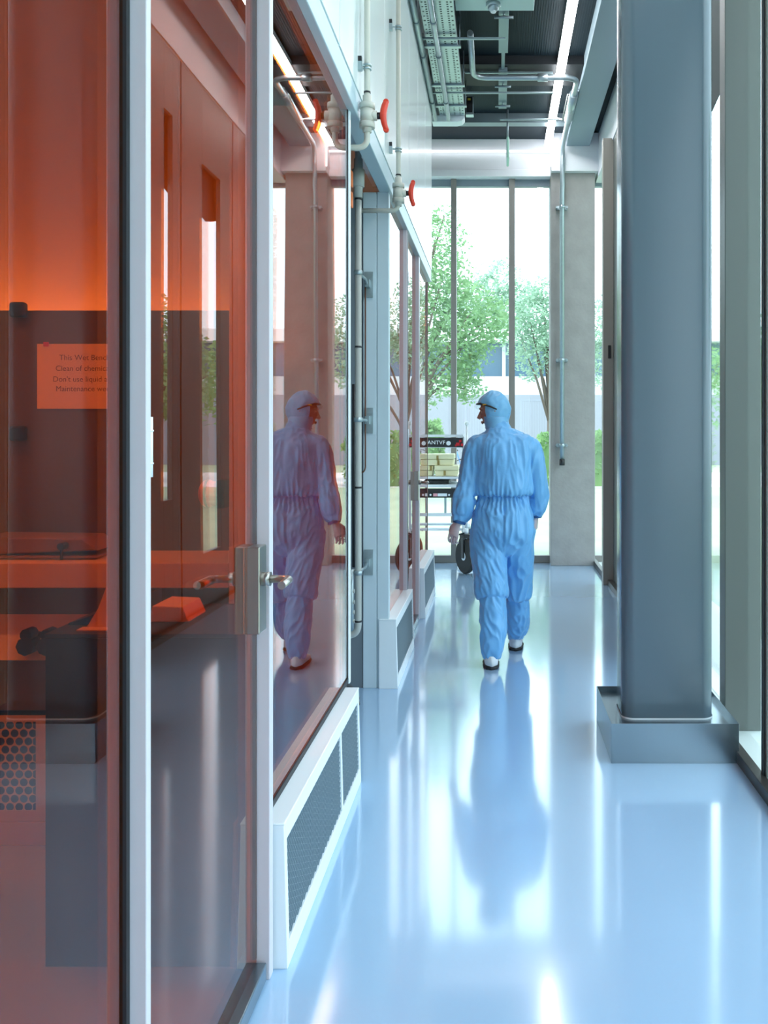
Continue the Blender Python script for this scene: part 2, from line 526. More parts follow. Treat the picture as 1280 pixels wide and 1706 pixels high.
# --- floor heaters with mesh fronts below the panes
def heater(y0, y1, div, label):
    t = thing('floor_heater', ((-.69 - .59) / 2, (y0 + y1) / 2, 0), label, 'heater', None)
    xb, xt, h = -.589, -.599, .402
    # casing: sloping front, closed end, open front behind the mesh
    prof = [(-.70, .0), (xb, 0.0), (xb, .004), (xt, h), (-.70, h)]
    m = MB()
    def sec(ya, yb): m.prism([(x, ya, z) for x, z in prof], (0, yb - ya, 0))
    sec(y0, y0 + .016); sec(y1 - .016, y1)
    def fx(z): return xb + (xt - xb) * z / h
    def strip(za, zb, ya, yb, th=.012):
        m.prism([(fx(za), ya, za), (fx(zb), ya, zb), (fx(zb) - th, ya, zb), (fx(za) - th, ya, za)], (0, yb - ya, 0))
    strip(0, .066, y0 + .016, y1 - .016); strip(.352, h, y0 + .016, y1 - .016)
    strip(.066, .352, y0 + .016, y0 + .03); strip(.066, .352, y1 - .03, y1 - .016)
    for d in div: strip(.06, .36, d - .012, d + .012)
    build(m, 'casing', M['white_metal'], t, .002)
    build(MB().box(-.70, xt + .002, y0 - .002, y1, h, h + .006), 'top_ledge', M['white_metal'], t, .003)
    build(MB().box(-.69, -.625, y0 + .02, y1 - .02, .03, .38), 'dark_core', M['mesh_back'], t)
    stops = [y0 + .028] + list(div) + [y1 - .028]
    for a, b in zip(stops[:-1], stops[1:]):
        g = MB()
        nx = max(2, round((b - a) / .044)); nz = 15
        for i in range(nx * 2 + 1):
            for j in range(nz * 2 + 1):
                if (i + j) % 2: continue
                ya, za = a + (b - a) * i / (2 * nx), .064 + .29 * j / (2 * nz)
                for di in (1,):
                    for dj in (1, -1):
                        i2, j2 = i + di, j + dj
                        if i2 > 2 * nx or j2 < 0 or j2 > 2 * nz: continue
                        yb, zb = a + (b - a) * i2 / (2 * nx), .064 + .29 * j2 / (2 * nz)
                        p, q = Vector((fx(za) - .008, ya, za)), Vector((fx(zb) - .008, yb, zb))
                        dv = (q - p).normalized(); nn = Vector((1, 0, 0)).cross(dv).normalized()
                        g.obox((p + q) / 2, (q - p) / 2, nn * (.0015 if dj > 0 else .0005), Vector((.0028 if dj > 0 else .0008, 0, 0)))
        build(g, 'mesh_front', M['mesh'], t)
    build(MB().box(-.69, xb - .006, y0 + .004, y1, 0, .006), 'dark_foot', M['gasket'], t)
    return t
heater(2.52, 3.873, [3.43], 'long white floor heater with mesh front under the pane mirroring the person')
heater(5.285, 6.32, [], 'white floor heater with mesh front starting at the pale pier')
heater(7.29, YE, [], 'white floor heater with mesh front farthest along the corridor')

# --- right facade: fins, rail, panes
struct(MB().box(1.085, 1.13, -4.2, YW, 0, .055), 'baseboard_right', M['bronze'], 'dark bronze floor rail along the right window wall', .003)
struct(MB().box(1.13, 1.9, -4.2, YW + .1, -.12, .012), 'floor_right_sill', M['sill'], 'pale sill floor outside the right floor rail')
struct(MB().box(1.13, 1.34, -4.2, YW + .1, 4.40, ZC), 'wall_right_head', M['white_plaster'], 'white beam above the right window wall', .004)
struct(MB().box(.77, 1.03, -4.2, 10.2, 4.73, ZC), 'ceiling_soffit', M['soffit'], 'blue grey soffit box along the right side of the ceiling', .004)
def fin(name, y, label):
    struct(MB().box(1.135, 1.315, y, y + .11, 0.012, 4.42), name, M['fin'], label, .003)
fin('trim_14', 4.5, 'olive grey window fin just behind the steel column')
struct(MB().box(1.04, 1.19, 8.9, 9.01, 0, 4.42), 'trim_15', pm('beige grey cladding', (.34, .32, .28), .45), 'beige grey window fin beside the concrete pillar', .003)
fin('trim_16', .1, 'olive grey window fin beside the viewer')
fin('trim_17', -4.1, 'olive grey window fin behind the viewer')
mb = MB().box(1.118, 1.128, 3.80, 3.815, .055, 4.40)
struct(mb, 'trim_18', M['gasket'], 'black seal of the window post at the right edge')
struct(MB().box(1.128, 1.24, 3.785, 3.86, .012, 4.40), 'trim_19', M['fin'], 'grey window post at the right picture edge', .003)
mb = MB()
for a, b in ((5.72, 6.62), (6.80, 6.97), (7.0, 7.5), (8.0, 8.36), (8.39, 8.9)):
    mb.box(1.14, 1.18, a, b, .012, 4.42)
for y_ in (6.97, 8.36): mb.box(1.165, 1.18, y_, y_ + .03, .012, 4.42)
mb.box(1.14, 1.18, 6.62, 6.80, .012, 1.0).box(1.14, 1.18, 6.62, 6.80, 3.9, 4.42).box(1.14, 1.18, 7.5, 8.0, .012, .5).box(1.14, 1.18, 7.5, 8.0, 3.75, 4.42)
struct(mb, 'wall_right', M['fin'], 'olive grey clad wall with slim window slots beyond the steel column', .003)
wi = 5
for a, b in ((-4.0, .1), (.21, 4.5), (4.61, 5.72), (6.62, 6.80), (7.5, 8.0), (9.01, YW)):
    struct(MB().box(1.245, 1.253, a, b, .012, 4.42), f'window_{wi}', M['clear'], f'clear pane of the right window wall'); wi += 1
# --- far window wall
def xw(px): return (px - 830) / F * YW
mb = MB().box(-4.2, 1.34, YW - .02, YW + .06, 0, .085)
struct(mb, 'baseboard_far', M['mullion'], 'taupe bottom rail of the far window wall', .003)
mb = MB().box(-4.2, 1.34, YW - .02, YW + .06, 4.36, 4.44)
struct(mb, 'trim_20', pm('window head', (.22, .28, .33), .4), 'grey head bar of the far windows', .003)
for k, (a, b) in enumerate(((xw(752), xw(761)), (xw(848), xw(858)), (-1.22, -1.15), (-1.9, -1.83), (-2.6, -2.53))):
    struct(MB().box(a, b, YW - .06, YW + .07, .085, 4.44), f'trim_{21 + k}', M['mullion'], f'taupe upright of the far window wall', .003)
struct(MB().box(-4.2, 1.25, YW + .0, YW + .008, .085, 4.36), f'window_{wi}', M['clear'], 'clear glass of the far window wall'); wi += 1
struct(MB().box(-4.2, .62, 10.30, YW + .06, 4.44, 4.52).box(-4.2, .62, 10.34, YW + .06, 4.52, ZC), 'wall_far_head', M['white_plaster'], 'white bulkhead above the far windows', .004)
struct(MB().box(.60, 1.13, 10.12, 10.55, 4.45, ZC), 'wall_pillar_head', M['white_plaster'], 'white box beam above the concrete pillar', .004)
struct(MB().box(.60, 1.10, 10.2, 10.6, 0, 4.45), 'wall_pillar', M['concrete'], 'bare concrete pillar at the far right of the corridor', .006)
struct(MB().box(-.62, .77, 8.05, 8.55, 4.80, ZC), 'ceiling_beam', M['ceil_black'], 'black beam crossing the ceiling')
struct(MB().box(-.62, .77, 9.5, 9.62, 4.78, ZC), 'ceiling_edge_beam', M['galv_dark'], 'grey edge profile near the far bulkhead')

# ================================================================== LIGHT FITTINGS
t = thing('strip_light', (.564, 6.5, 4.76), 'long white led strip light running along the ceiling', 'light')
build(MB().box(.53, .60, 2.0, 10.2, 4.775, 4.83), 'housing', M['white_metal'], t)
build(MB().box(.527, .603, 2.0, 10.2, 4.755, 4.775), 'diffuser', M['led'], t)
for y in (3.0, 5.5, 7.6, 9.8):
    build(MB().cyl((.565, y, 4.83), (.565, y, ZC), .006, 8), 'hanger', M['galv'], t)
o = build(MB().box(-4.1, .60, 10.285, 10.30, 4.715, 4.735).box(.585, .60, 10.10, 10.12, 4.50, 4.735), 'light_line', M['led_thin'])
tag(o, 'thin glowing light line across the far white bulkhead', 'light')

# ================================================================== STEEL COLUMN
t = thing('steel_column', (.80, 4.5, 0), 'rounded rectangular blue grey steel column on a stainless base box', 'column')
yf = F * 1.319 / 466
x0, x1, yb = .589, 1.02, yf + .262
r = .06; pts = []
for cx, cy, a0 in ((x1 - r, yf + r, -90), (x1 - r, yb - r, 0), (x0 + r, yb - r, 90), (x0 + r, yf + r, 180)):
    for k in range(9):
        a = math.radians(a0 + k * 90 / 8); pts.append((cx + r * math.cos(a), cy + r * math.sin(a)))
m = MB(); n = len(pts)
m.add([(x, y, z) for z in (.1, ZC) for x, y in pts], [(i, (i + 1) % n, n + (i + 1) % n, n + i) for i in range(n)], True)
build(m, 'shaft', M['column'], t)
m = MB()
bx0, bx1, by0, by1, bz, th = .5146, 1.096, F * 1.5 / 550, F * 1.319 / 421, .181, .004
m.box(bx0, bx1, by0, by0 + th, 0, bz).box(bx0, bx1, by1 - th, by1, 0, bz).box(bx0, bx0 + th, by0 + th, by1 - th, 0, bz).box(bx1 - th, bx1, by0 + th, by1 - th, 0, bz)
build(m, 'base_box', M['steel'], t, .001)
build(MB().box(bx0 + th, bx1 - th, by0 + th, by1 - th, .145, .150), 'base_tray', M['steel'], t)
m = MB()
m.add([(x0 + .2 + (x - x0 - .2) * 1.012, yf + .13 + (y - yf - .13) * 1.02, z) for z in (.150, .158) for x, y in pts], [(i, (i + 1) % n, n + (i + 1) % n, n + i) for i in range(n)], True)
build(m, 'seal_ring', M['white_metal'], t)
t = thing('roller_blind', (1.22, 5.3, 3.36), 'dark grey roller blind half lowered behind the steel column', 'blind')
m = MB(); k = 24
for i in range(k):
    a, b = 4.63 + i * .18, 4.63 + (i + 1) * .18
    za, zb = 3.40 + .05 * math.sin(a * 7), 3.40 + .05 * math.sin(b * 7)
    m.prism([(1.228, a, za), (1.228, b, zb), (1.228, b, 4.36), (1.228, a, 4.36)], (.004, 0, 0))
build(m, 'cloth', pm('blind cloth', (.05, .07, .07), .7), t)
build(MB().cyl((1.225, 4.62, 4.37), (1.225, 8.9, 4.37), .028, 14), 'roller', M['galv'], t)
o = build(MB().box(1.088, 1.116, 8.885, 8.90, 2.24, 2.37), 'latch_plate', M['black'], None, .003)
tag(o, 'black latch plate on the olive fin near the concrete pillar', 'latch')

# ================================================================== PIPES
def clamp(parent, c, wall_x, r, name='pipe_clamp'):
    c = Vector(c)
    m = MB()
    for dz in (-.008, .008): m.cyl(c + Vector((0, 0, dz - .004)), c + Vector((0, 0, dz + .004)), r + .006, 18)
    m.cyl(c, (wall_x + .01, c.y - .035, c.z), .005, 8)
    m.box(wall_x + .0, wall_x + .022, c.y - .05, c.y - .025, c.z - .03, c.z + .008)
    o = build(m, name, M['galv'], parent)
    build(MB().box(wall_x, wall_x + .020, c.y - .048, c.y - .027, c.z + .008, c.z + .032), 'rubber_cap', M['black'], o)
    return o

def valve_pipe(y, x, zv, zclamps, zel, xin, label):
    t = thing('valve_pipe', (x, y, zel), label, 'pipe')
    r = .0135
    pts = bent([(x, y, ZC), (x, y, zel), (xin, y, zel)], .045)
    build(MB().tube(pts, r, 16), 'pipe', M['pvc'], t)
    for z in zclamps: clamp(t, (x, y, z), XF, r)
    v = build(MB().cyl((x, y, zv - .034), (x, y, zv + .034), .031, 20).cyl((x, y, zv + .03), (x, y, zv + .055), .035, 12)
              .cyl((x, y, zv - .055), (x, y, zv - .03), .035, 12).cyl((x, y, zv - .075), (x, y, zv + .09), .02, 16)
              .cyl((x, y, zv), (x + .045, y, zv), .022, 16), 'valve_body', M['pvc'], t)
    build(MB().cyl((x + .03, y, zv), (x + .062, y, zv), .015, 16), 'valve_stem', M['black'], v)
    hm = MB()
    prof = []
    for k in range(25):
        a = -1 + 2 * k / 24
        wdt = .009 + .012 * (1 - abs(a)) ** .6
        xx = x + .072 + .013 * (abs(a) ** 2.0)
        prof.append((xx, a * .062, wdt))
    for (xa, za, wa), (xb_, zb, wb) in zip(prof[:-1], prof[1:]):
        hm.add([(xa - .012, y - wa, zv + za), (xa + .013, y - wa, zv + za), (xa + .013, y + wa, zv + za), (xa - .012, y + wa, zv + za),
                (xb_ - .012, y - wb, zv + zb), (xb_ + .013, y - wb, zv + zb), (xb_ + .013, y + wb, zv + zb), (xb_ - .012, y + wb, zv + zb)],
               [(0, 1, 5, 4), (1, 2, 6, 5), (2, 3, 7, 6), (3, 0, 4, 7)], True)
    for (xa, za, wa) in (prof[0], prof[-1]):
        hm.cyl((xa, y - wa, zv + za), (xa, y + wa, zv + za), .0125, 14)
    build(hm, 'valve_handle', M['red'], t)
    for z in (zv + .105, zel + .09):
        build(MB().cyl((x, y, z - .004), (x, y, z + .004), r + .002, 16), 'pipe_ring', M['black'], t)
    return t
def zp(py, y): return H - (py - 722) / F * y
valve_pipe(4.05, P(612, 0, 4.05).x, zp(193, 4.05), [zp(112, 4.05)], zp(246, 4.05), -.95, 'beige wall pipe with a red valve handle beside the mirroring pane')
valve_pipe(5.2, P(664, 0, 5.2).x, zp(322, 5.2), [zp(47, 5.2), zp(250, 5.2)], zp(351, 5.2), P(600, 0, 5.2).x, 'beige wall pipe with a red valve handle in front of the pale pier')

# tall pipe in the niche
t = thing('niche_pipe', (-.761, 4.9, 0), 'pale grey upright pipe inside the wall niche', 'pipe')
px_ = -.761
build(MB().tube(bent([(px_, 4.9, zp(235, 4.9)), (px_, 4.9, .40), (-1.05, 4.9, .40)], .06), .018, 16), 'pipe', M['pvc_grey'], t)
build(MB().cyl((px_, 4.9, zp(312, 4.9)), (px_, 4.9, zp(283, 4.9)), .034, 18).cyl((px_, 4.9, zp(330, 4.9)), (px_, 4.9, zp(265, 4.9)), .024, 16), 'union_fitting', M['pvc_grey'], t)
for py in (332, 578, 812, 1035):
    build(MB().cyl((px_, 4.9, zp(py, 4.9) - .005), (px_, 4.9, zp(py, 4.9) + .005), .0195, 16), 'pipe_ring', M['black'], t)
for py in (465, 700, 945):
    z = zp(py, 5.1)
    m = MB().cyl((px_, 4.9, z - .012), (px_, 4.9, z + .012), .024, 18)
    m.tube([(px_, 4.9, z), (px_ + .01, 5.1, z), (-.772, 5.28, z)], .008, 10)
    m.box(-.785, -.735, 5.285, 5.298, z - .075, z + .075)
    m.box(-.775, -.750, 5.24, 5.29, z - .02, z + .025)
    build(m, 'wall_bracket', M['galv'], t)
for py, pz in ((285, 312), (320, 346)):
    y = 4.7
    o = build(MB().box(P(577, 0, y).x, P(588, 0, y).x, y - .02, y + .02, zp(pz, y), zp(py, y)), 'orange_valve_handle', M['orange'], None, .006)
    tag(o, 'orange valve handle at the top of the wall niche, ' + ('upper' if py < 300 else 'lower') + ' of two', 'handle')
    m = MB().cyl((P(583, 0, y).x - .3, y, (zp(pz, y) + zp(py, y)) / 2), (P(583, 0, y).x, y, (zp(pz, y) + zp(py, y)) / 2), .009, 10)
    build(m, 'stem', M['pvc_grey'], o, org=ORG[o.name])
o = build(MB().tube(bent([P(609, 475, 5.27), P(609, 780, 5.27), P(606, 787, 5.27), P(590, 787, 5.27)], .03), .0045, 8), 'brown_cable', M['copper'])
tag(o, 'thin brown cable running down the pier in the wall niche', 'cable')
o = build(MB().tube([P(590, 640, 5.05), P(590, 945, 5.05)], .011, 10), 'black_hose', M['gasket'])
tag(o, 'black upright hose in the back of the wall niche', 'hose')
t = thing('manifold', P(585, 1060, 5.0), 'grey pipe manifold low in the wall niche', 'pipes')
m = MB()
for py in (952, 985, 1003, 1020, 1035):
    m.cyl(P(560, py, 5.0), P(591, py, 5.0), .012, 12)
    build(m, 'pipe_stub', M['pvc_grey'], t); m = MB()
build(MB().cyl(P(585, 1060, 5.0), P(585, 948, 5.0), .016, 14), 'riser', M['galv'], t)
m = MB()
pts = []
for i in range(15):
    a = i / 14
    pts.append(Vector((-.98 + .20 * a + .02 * math.sin(a * 6), 4.55 + .3 * a, .30 - .26 * a ** .8 + .03 * math.sin(a * 9))))
m.tube(pts, [.05 + .05 * math.sin(PI * (i / 14)) for i in range(15)], 14)
m.tube([p + Vector((.03, -.08, .06 - .004 * i)) for i, p in enumerate(pts)], .03, 10)
o = build(m, 'black_bag', M['black'])
tag(o, 'black shiny bag on the floor of the wall niche', 'bag')

# ================================================================== CEILING SERVICES
# conduit along ceiling and down the pillar
t = thing('conduit', (.72, 10.08, 1.145), 'galvanised conduit from the ceiling down the concrete pillar', 'conduit')
zc = 4.725
path = bent([(-.225, 7.25, zc), (-.225, 8.16, zc), (.722, 8.16, zc), (.722, 10.09, zc), (.722, 10.09, 4.3)], .14, 10)
build(MB().tube(path + [Vector((.72, 10.12, 4.2)), Vector((.72, 10.12, 1.2))], .026, 16), 'tube', M['galv'], t)
build(MB().cyl((.72, 10.12, 1.14), (.72, 10.12, 1.21), .031, 16), 'end_cap', M['black'], t)
build(MB().cyl((.722, 8.55, zc), (.722, 9.25, zc), .043, 18), 'sleeve', M['galv'], t)
build(MB().cyl((.36, 8.16, zc), (.45, 8.16, zc), .036, 16), 'coupling', M['galv'], t)
for py in (345, 600, 742):
    z = zp(py, 10.12)
    build(MB().box(.66, .78, 10.145, 10.2, z - .02, z + .02).cyl((.72, 10.12, z - .018), (.72, 10.12, z + .018), .032, 16).cyl((.665, 10.12, z), (.665, 10.2, z), .014, 10).cyl((.775, 10.12, z), (.775, 10.2, z), .014, 10), 'clamp', M['galv'], t)
m = MB().tube([(.66, 8.5, 4.70), (.64, 8.9, 4.60), (.60, 9.2, 4.72)], .008, 8)
o = build(m, 'sagging_cable', M['pvc_grey'])
tag(o, 'thin cable sagging beside the conduit sleeve at the ceiling', 'cable')

# cable tray: perforated galvanised floor with side rails
t = thing('cable_tray', (-.45, 7.3, 4.55), 'perforated galvanised cable tray under the ceiling beside the white panels', 'cable tray')
za = 4.58
m = MB()
xa, xb2, ya, yb2 = -.56, -.325, 5.4, 8.72
nx, ny = 9, 92
dx, dy = (xb2 - xa) / nx, (yb2 - ya) / ny
for i in range(nx):
    for j in range(ny):
        cx, cy = xa + i * dx, ya + j * dy
        if i in (0, 8): hx, hy = dx * .5, dy * .5; solid = (j % 2 == 1)
        else: solid = (i == 4 or i == 6)
        if solid:
            m.add([(cx, cy, za), (cx + dx, cy, za), (cx + dx, cy + dy, za), (cx, cy + dy, za)], [(0, 1, 2, 3)])
        else:
            a, b, c, d = cx + dx * .22, cx + dx * .78, cy + dy * .28, cy + dy * .72
            m.add([(cx, cy, za), (cx + dx, cy, za), (cx + dx, cy + dy, za), (cx, cy + dy, za), (a, c, za), (b, c, za), (b, d, za), (a, d, za)],
                  [(0, 1, 5, 4), (1, 2, 6, 5), (2, 3, 7, 6), (3, 0, 4, 7)])
build(m, 'tray_floor', M['galv'], t)
build(MB().box(xa - .004, xa, ya, yb2, za, za + .06).box(xb2, xb2 + .004, ya, yb2, za, za + .06), 'side_rails', M['galv'], t)
for y in (6.35, 7.15, 7.95, 8.45):
    build(MB().box(xa - .03, xb2 + .03, y - .02, y + .02, za - .016, za - .002), 'cross_bracket', M['galv'], t)
    for x in (xa - .02, xb2 + .02):
        build(MB().cyl((x, y, za - .01), (x, y, ZC), .005, 8), 'hanger_rod', M['galv_dark'], t)
m = MB()
prof = [(-.64, 0), (-.40, 0), (-.35, .012), (-.325, .04), (-.325, .065), (-.64, .065)]
m.prism([(x, 8.725 , 4.52 + z) for x, z in prof], (0, .14, 0))
o = build(m, 'tray_end_cover', M['white_metal'], None, .006)
tag(o, 'white rounded cover at the far end of the cable tray', 'cover')
for i, (x, lab) in enumerate(((-.60, 'thin galvanised pipe between the cable tray and the white panels'), (-.475, 'thin galvanised pipe running under the middle of the cable tray'))):
    t = thing('ceiling_pipe', (x, 7, 4.5), lab, 'pipe')
    build(MB().cyl((x, 4.8, 4.52), (x, 8.66, 4.52), .020, 14), 'tube', M['galv'], t)
    for y in (6.6, 7.2, 8.2):
        build(MB().cyl((x, y - .012, 4.52), (x, y + .012, 4.52), .026, 14).cyl((x, y, 4.54), (x, y, 4.7), .005, 8), 'pipe_clip', M['galv_dark'], t)
# strut spine and cross rods
t = thing('strut_channel', (.04, 7.6, 4.7), 'galvanised strut channel hung along the middle of the ceiling', 'channel')
build(MB().box(.005, .085, 5.9, 7.72, 4.76, 4.80).box(.03, .06, 7.6, 8.2, 4.775, 4.795).box(.005, .085, 8.1, 9.05, 4.762, 4.797), 'channel', pm('dull strut metal', (.22, .29, .32), .4, metal=.5), t, .003)
for y in (7.0, 8.4, 8.9):
    build(MB().cyl((.045, y, 4.74), (.045, y, ZC), .007, 8).cyl((-.03, y, 4.735), (.12, y, 4.735), .012, 10), 'hanger', M['galv_dark'], t)
for y, xa_, xb_, z, lab in ((6.97, -.62, .06, 4.556, 'slim cross rod under the cable tray, nearest the viewer'), (8.08, -.62, .50, 4.556, 'slim cross rod reaching from the white panels to the strip light'),
                            (8.95, .02, .60, 4.62, 'short cross rod from the strut channel end to the strip light'), (8.2, -.30, .50, 4.785, 'flat cross bar above the bent conduit')):
    o = build(MB().box(xa_, xb_, y - .012, y + .012, z - .007, z + .007), 'cross_rod', M['galv_dark'], None, .002)
    tag(o, lab, 'rod')
t = thing('ceiling_panel', (-.03, 6.3, 4.66), 'pale green flat panel hung under the ceiling', 'panel')
build(MB().box(-.32, .27, 5.6, 6.82, 4.70, 4.735), 'board', M['green_panel'], t, .004)
for x, y in ((-.25, 5.8), (.2, 5.8), (-.25, 6.7), (.2, 6.7)):
    build(MB().cyl((x, y, 4.735), (x, y, ZC), .006, 8), 'hanger', M['galv_dark'], t)
t = thing('smoke_detector', (-.035, 6.70, 4.62), 'round grey smoke detector below the pale green panel', 'smoke detector')
build(MB().cyl((-.035, 6.70, 4.67), (-.035, 6.70, 4.70), .055, 24).ell((-.035, 6.70, 4.668), .042, .042, .03), 'body', M['galv'], t)
build(MB().cyl((-.035, 6.70, 4.632), (-.035, 6.70, 4.645), .02, 16), 'sensor_cap', M['white_metal'], t)
t = thing('emergency_lamp', (-.28, 8.9, 4.64), 'small pale emergency lamp box beside the end of the cable tray', 'lamp')
build(MB().box(-.318, -.242, 8.88, 8.96, 4.645, 4.66).box(-.252, -.242, 8.88, 8.89, 4.66, 4.82).box(-.318, -.242, 8.89, 8.96, 4.66, 4.83), 'housing', M['galv'], t)
build(MB().box(-.312, -.255, 8.882, 8.89, 4.67, 4.82), 'dark_front', M['black'], t)
build(MB().box(-.300, -.270, 8.878, 8.882, 4.785, 4.805), 'sticker', M['yellow'], t)
t = thing('exit_sign', (.10, 9.4, 4.33), 'green hanging sign seen edge on before the far bulkhead', 'sign')
build(MB().box(.092, .112, 9.25, 9.55, 4.33, 4.55), 'plate', M['exit_green'], t, .003)
build(MB().box(.086, .092, 9.26, 9.54, 4.34, 4.54).box(.112, .118, 9.26, 9.54, 4.34, 4.54), 'diffuser', M['white_metal'], t)
build(MB().cyl((.10, 9.4, 4.55), (.10, 9.4, ZC), .01, 10), 'stem', M['galv_dark'], t)

# ================================================================== CLEANROOM BEHIND THE GLASS
yb0 = 3.28
t = thing('wet_bench', (-1.7, yb0 + .3, 0), 'long white wet bench with dark back panel behind the amber glass', 'bench')
zq = lambda py, y=yb0: zp(py, y)
XL, XRB = -2.9, -.985
build(MB().box(XL, XRB, yb0 + .35, yb0 + .39, zq(945), zp(517, yb0 + .35)), 'back_panel', M['room_dark'], t, .003)
build(MB().box(XL, XRB, yb0, yb0 + .36, zq(980), zq(938)), 'upper_ledge', M['bench_white'], t, .004)
build(MB().box(XL, XRB, yb0 + .10, yb0 + .5, zq(1035), zq(981)), 'dark_recess', M['room_dark'], t)
m = MB()
m.prism([(XL, yb0 - .005, zq(1100)), (XL, yb0 + .10, zq(1032)), (XL, yb0 + .3, zq(1032)), (XL, yb0 + .3, zq(1100))], (XRB - XL, 0, 0))
build(m, 'control_apron', M['bench_white'], t, .003)
build(MB().box(XL, XRB, yb0 + .02, yb0 + .5, zq(1186), zq(1100)), 'lower_panel', M['room_dark'], t)
# perforated front: hexagonal cells, each with a round hole
g = MB()
pitch, rh = .0335, .0145
zt, zb_ = zq(1192), zq(1368)
rows = 11
row_h = (zq(1202) - zq(1352)) / rows
cells = []
for j in range(rows):
    z = zq(1208) - j * row_h * 1.0
    for i in range(34):
        x = P(61, 0, yb0).x - .03 - i * pitch + (pitch / 2 if j % 2 else 0)
        cells.append((x, z))
for x, z in cells:
    n = 12
    hexp = []
    for k in range(n):
        a = PI / 2 + 2 * PI * k / n
        # boundary of a hexagon with flat left/right sides
        ap = pitch / 2
        aa = (a) % (PI / 3)
        rr = ap / math.cos(((a) % (PI / 3)) - PI / 6 if False else min((a % (PI / 3)), PI / 3 - (a % (PI / 3))))
        hexp.append((x + rr * math.cos(a), yb0, z + rr * math.sin(a) * (row_h / (pitch * .866))))
    hol = [(x + rh * math.cos(PI / 2 + 2 * PI * k / n), yb0, z + rh * math.sin(PI / 2 + 2 * PI * k / n)) for k in range(n)]
    g.add(hexp + hol, [(k, (k + 1) % n, n + (k + 1) % n, n + k) for k in range(n)])
xs = [c[0] for c in cells]; zs = [c[1] for c in cells]
xmin, xmax, zmin, zmax = min(xs) - pitch * .1, max(xs) + pitch * .1, min(zs) - row_h * .35, max(zs) + row_h * .35
g.box(XL, xmin - pitch * .2, yb0, yb0 + .003, zb_, zt).box(xmax + pitch * .2, XRB, yb0, yb0 + .003, zb_, zt)
g.box(xmin - pitch * .3, xmax + pitch * .3, yb0 - .001, yb0 + .003, zb_, zmin - .002).box(xmin - pitch * .3, xmax + pitch * .3, yb0 - .001, yb0 + .003, zmax + .002, zt)
build(g, 'perforated_panel', M['bench_white'], t)
build(MB().box(XL, XRB, yb0 + .06, yb0 + .5, zb_, zt), 'dark_interior', M['hole'], t)
build(MB().box(XL, XRB, yb0 - .004, yb0 + .5, 0.0, zb_ - .003), 'plinth', M['bench_white'], t, .002)
for px in (48, 82):
    c = P(px, 1070, yb0 - .02)
    kb = build(MB().cyl(c + Vector((0, -.03, -.01)), c + Vector((0, .03, -.01)), .034, 8).cyl(c + Vector((0, -.025, .03)), c + Vector((0, .03, .03)), .022, 10)
               .cyl(c + Vector((0, 0, .0)), c + Vector((0, .08, .01)), .014, 10), 'black_knob', M['black'], t, .003)
for py in (517, 722):
    c = P(33, py, yb0 + .34)
    build(MB().box(c.x - .031, c.x + .031, c.y - .03, c.y + .01, c.z - .031, c.z + .031), 'black_clamp', M['black'], t, .012, seg=4)
# notice pinned to the dark panel
yn = yb0 + .345
t = thing('notice', P(125, 681, yn), 'paper notice with four lines of writing pinned on the dark bench panel', 'notice')
a, b = P(62, 681, yn), P(212, 573, yn)
build(MB().box(a.x, b.x, yn - .001, yn + .001, a.z, b.z), 'sheet', M['paper'], t)
c = P(77, 574, yn - .003)
build(MB().box(c.x - .011, c.x + .011, yn - .006, yn - .001, c.z - .008, c.z + .010), 'red_pin', M['sign_red'], t, .002)
for body, px, py in (('This Wet Bench', 141, 596), ('Clean of chemicals', 141, 614), ("Don't use liquid acid", 141, 632), ('Maintenance week', 141, 648)):
    c = P(px, py, yn - .0015)
    text_mesh(body, .031, 'writing', M['ink'], t, Matrix.Translation(c) @ Matrix.Rotation(PI / 2, 4, 'X'), .0003)
# emergency button
c = P(372, 822, yb0 + .05)
t = thing('orange_horn', c, 'round orange dome lamp on a black mount at the right end of the wet bench', 'lamp')
m = MB().ell(c + Vector((-.055, 0, 0)), .035, .05, .052).cyl(c + Vector((-.055, 0, 0)), c + Vector((-.01, 0, 0)), .045, 24)
build(m, 'dome', M['orange'], t)
build(MB().cyl(c + Vector((-.058, 0, 0)), c + Vector((-.05, 0, 0)), .0535, 24), 'dark_ring', M['room_dark'], t)
build(MB().box(c.x - .012, c.x + .018, c.y - .05, c.y + .06, c.z - .052, c.z + .052), 'mount', M['black'], t, .004)
# tray with crumpled cloth on the ledge
zl = zq(938)
zl += .003
m = MB().box(-1.95, -1.50, yb0 + .08, yb0 + .30, zl, zl + .012)
m.prism([(-1.95, yb0 + .09, zl + .012), (-1.50, yb0 + .09, zl + .03), (-1.56, yb0 + .09, zl + .075), (-1.95, yb0 + .09, zl + .08)], (0, .2, 0))
o = build(m, 'tray', pm('grey tray', (.25, .2, .18), .5), None, .006)
tag(o, 'low grey tray with a lid lying on the upper bench ledge', 'tray')
o = build(MB().cyl((-1.62, yb0 + .05, zl + .05), (-1.62, yb0 + .09, zl + .05), .013, 14).cyl((-1.62, yb0 + .06, zl), (-1.62, yb0 + .06, zl + .04), .006, 8), 'dark_knob', M['black'])
tag(o, 'small dark knob standing beside the grey tray', 'knob')
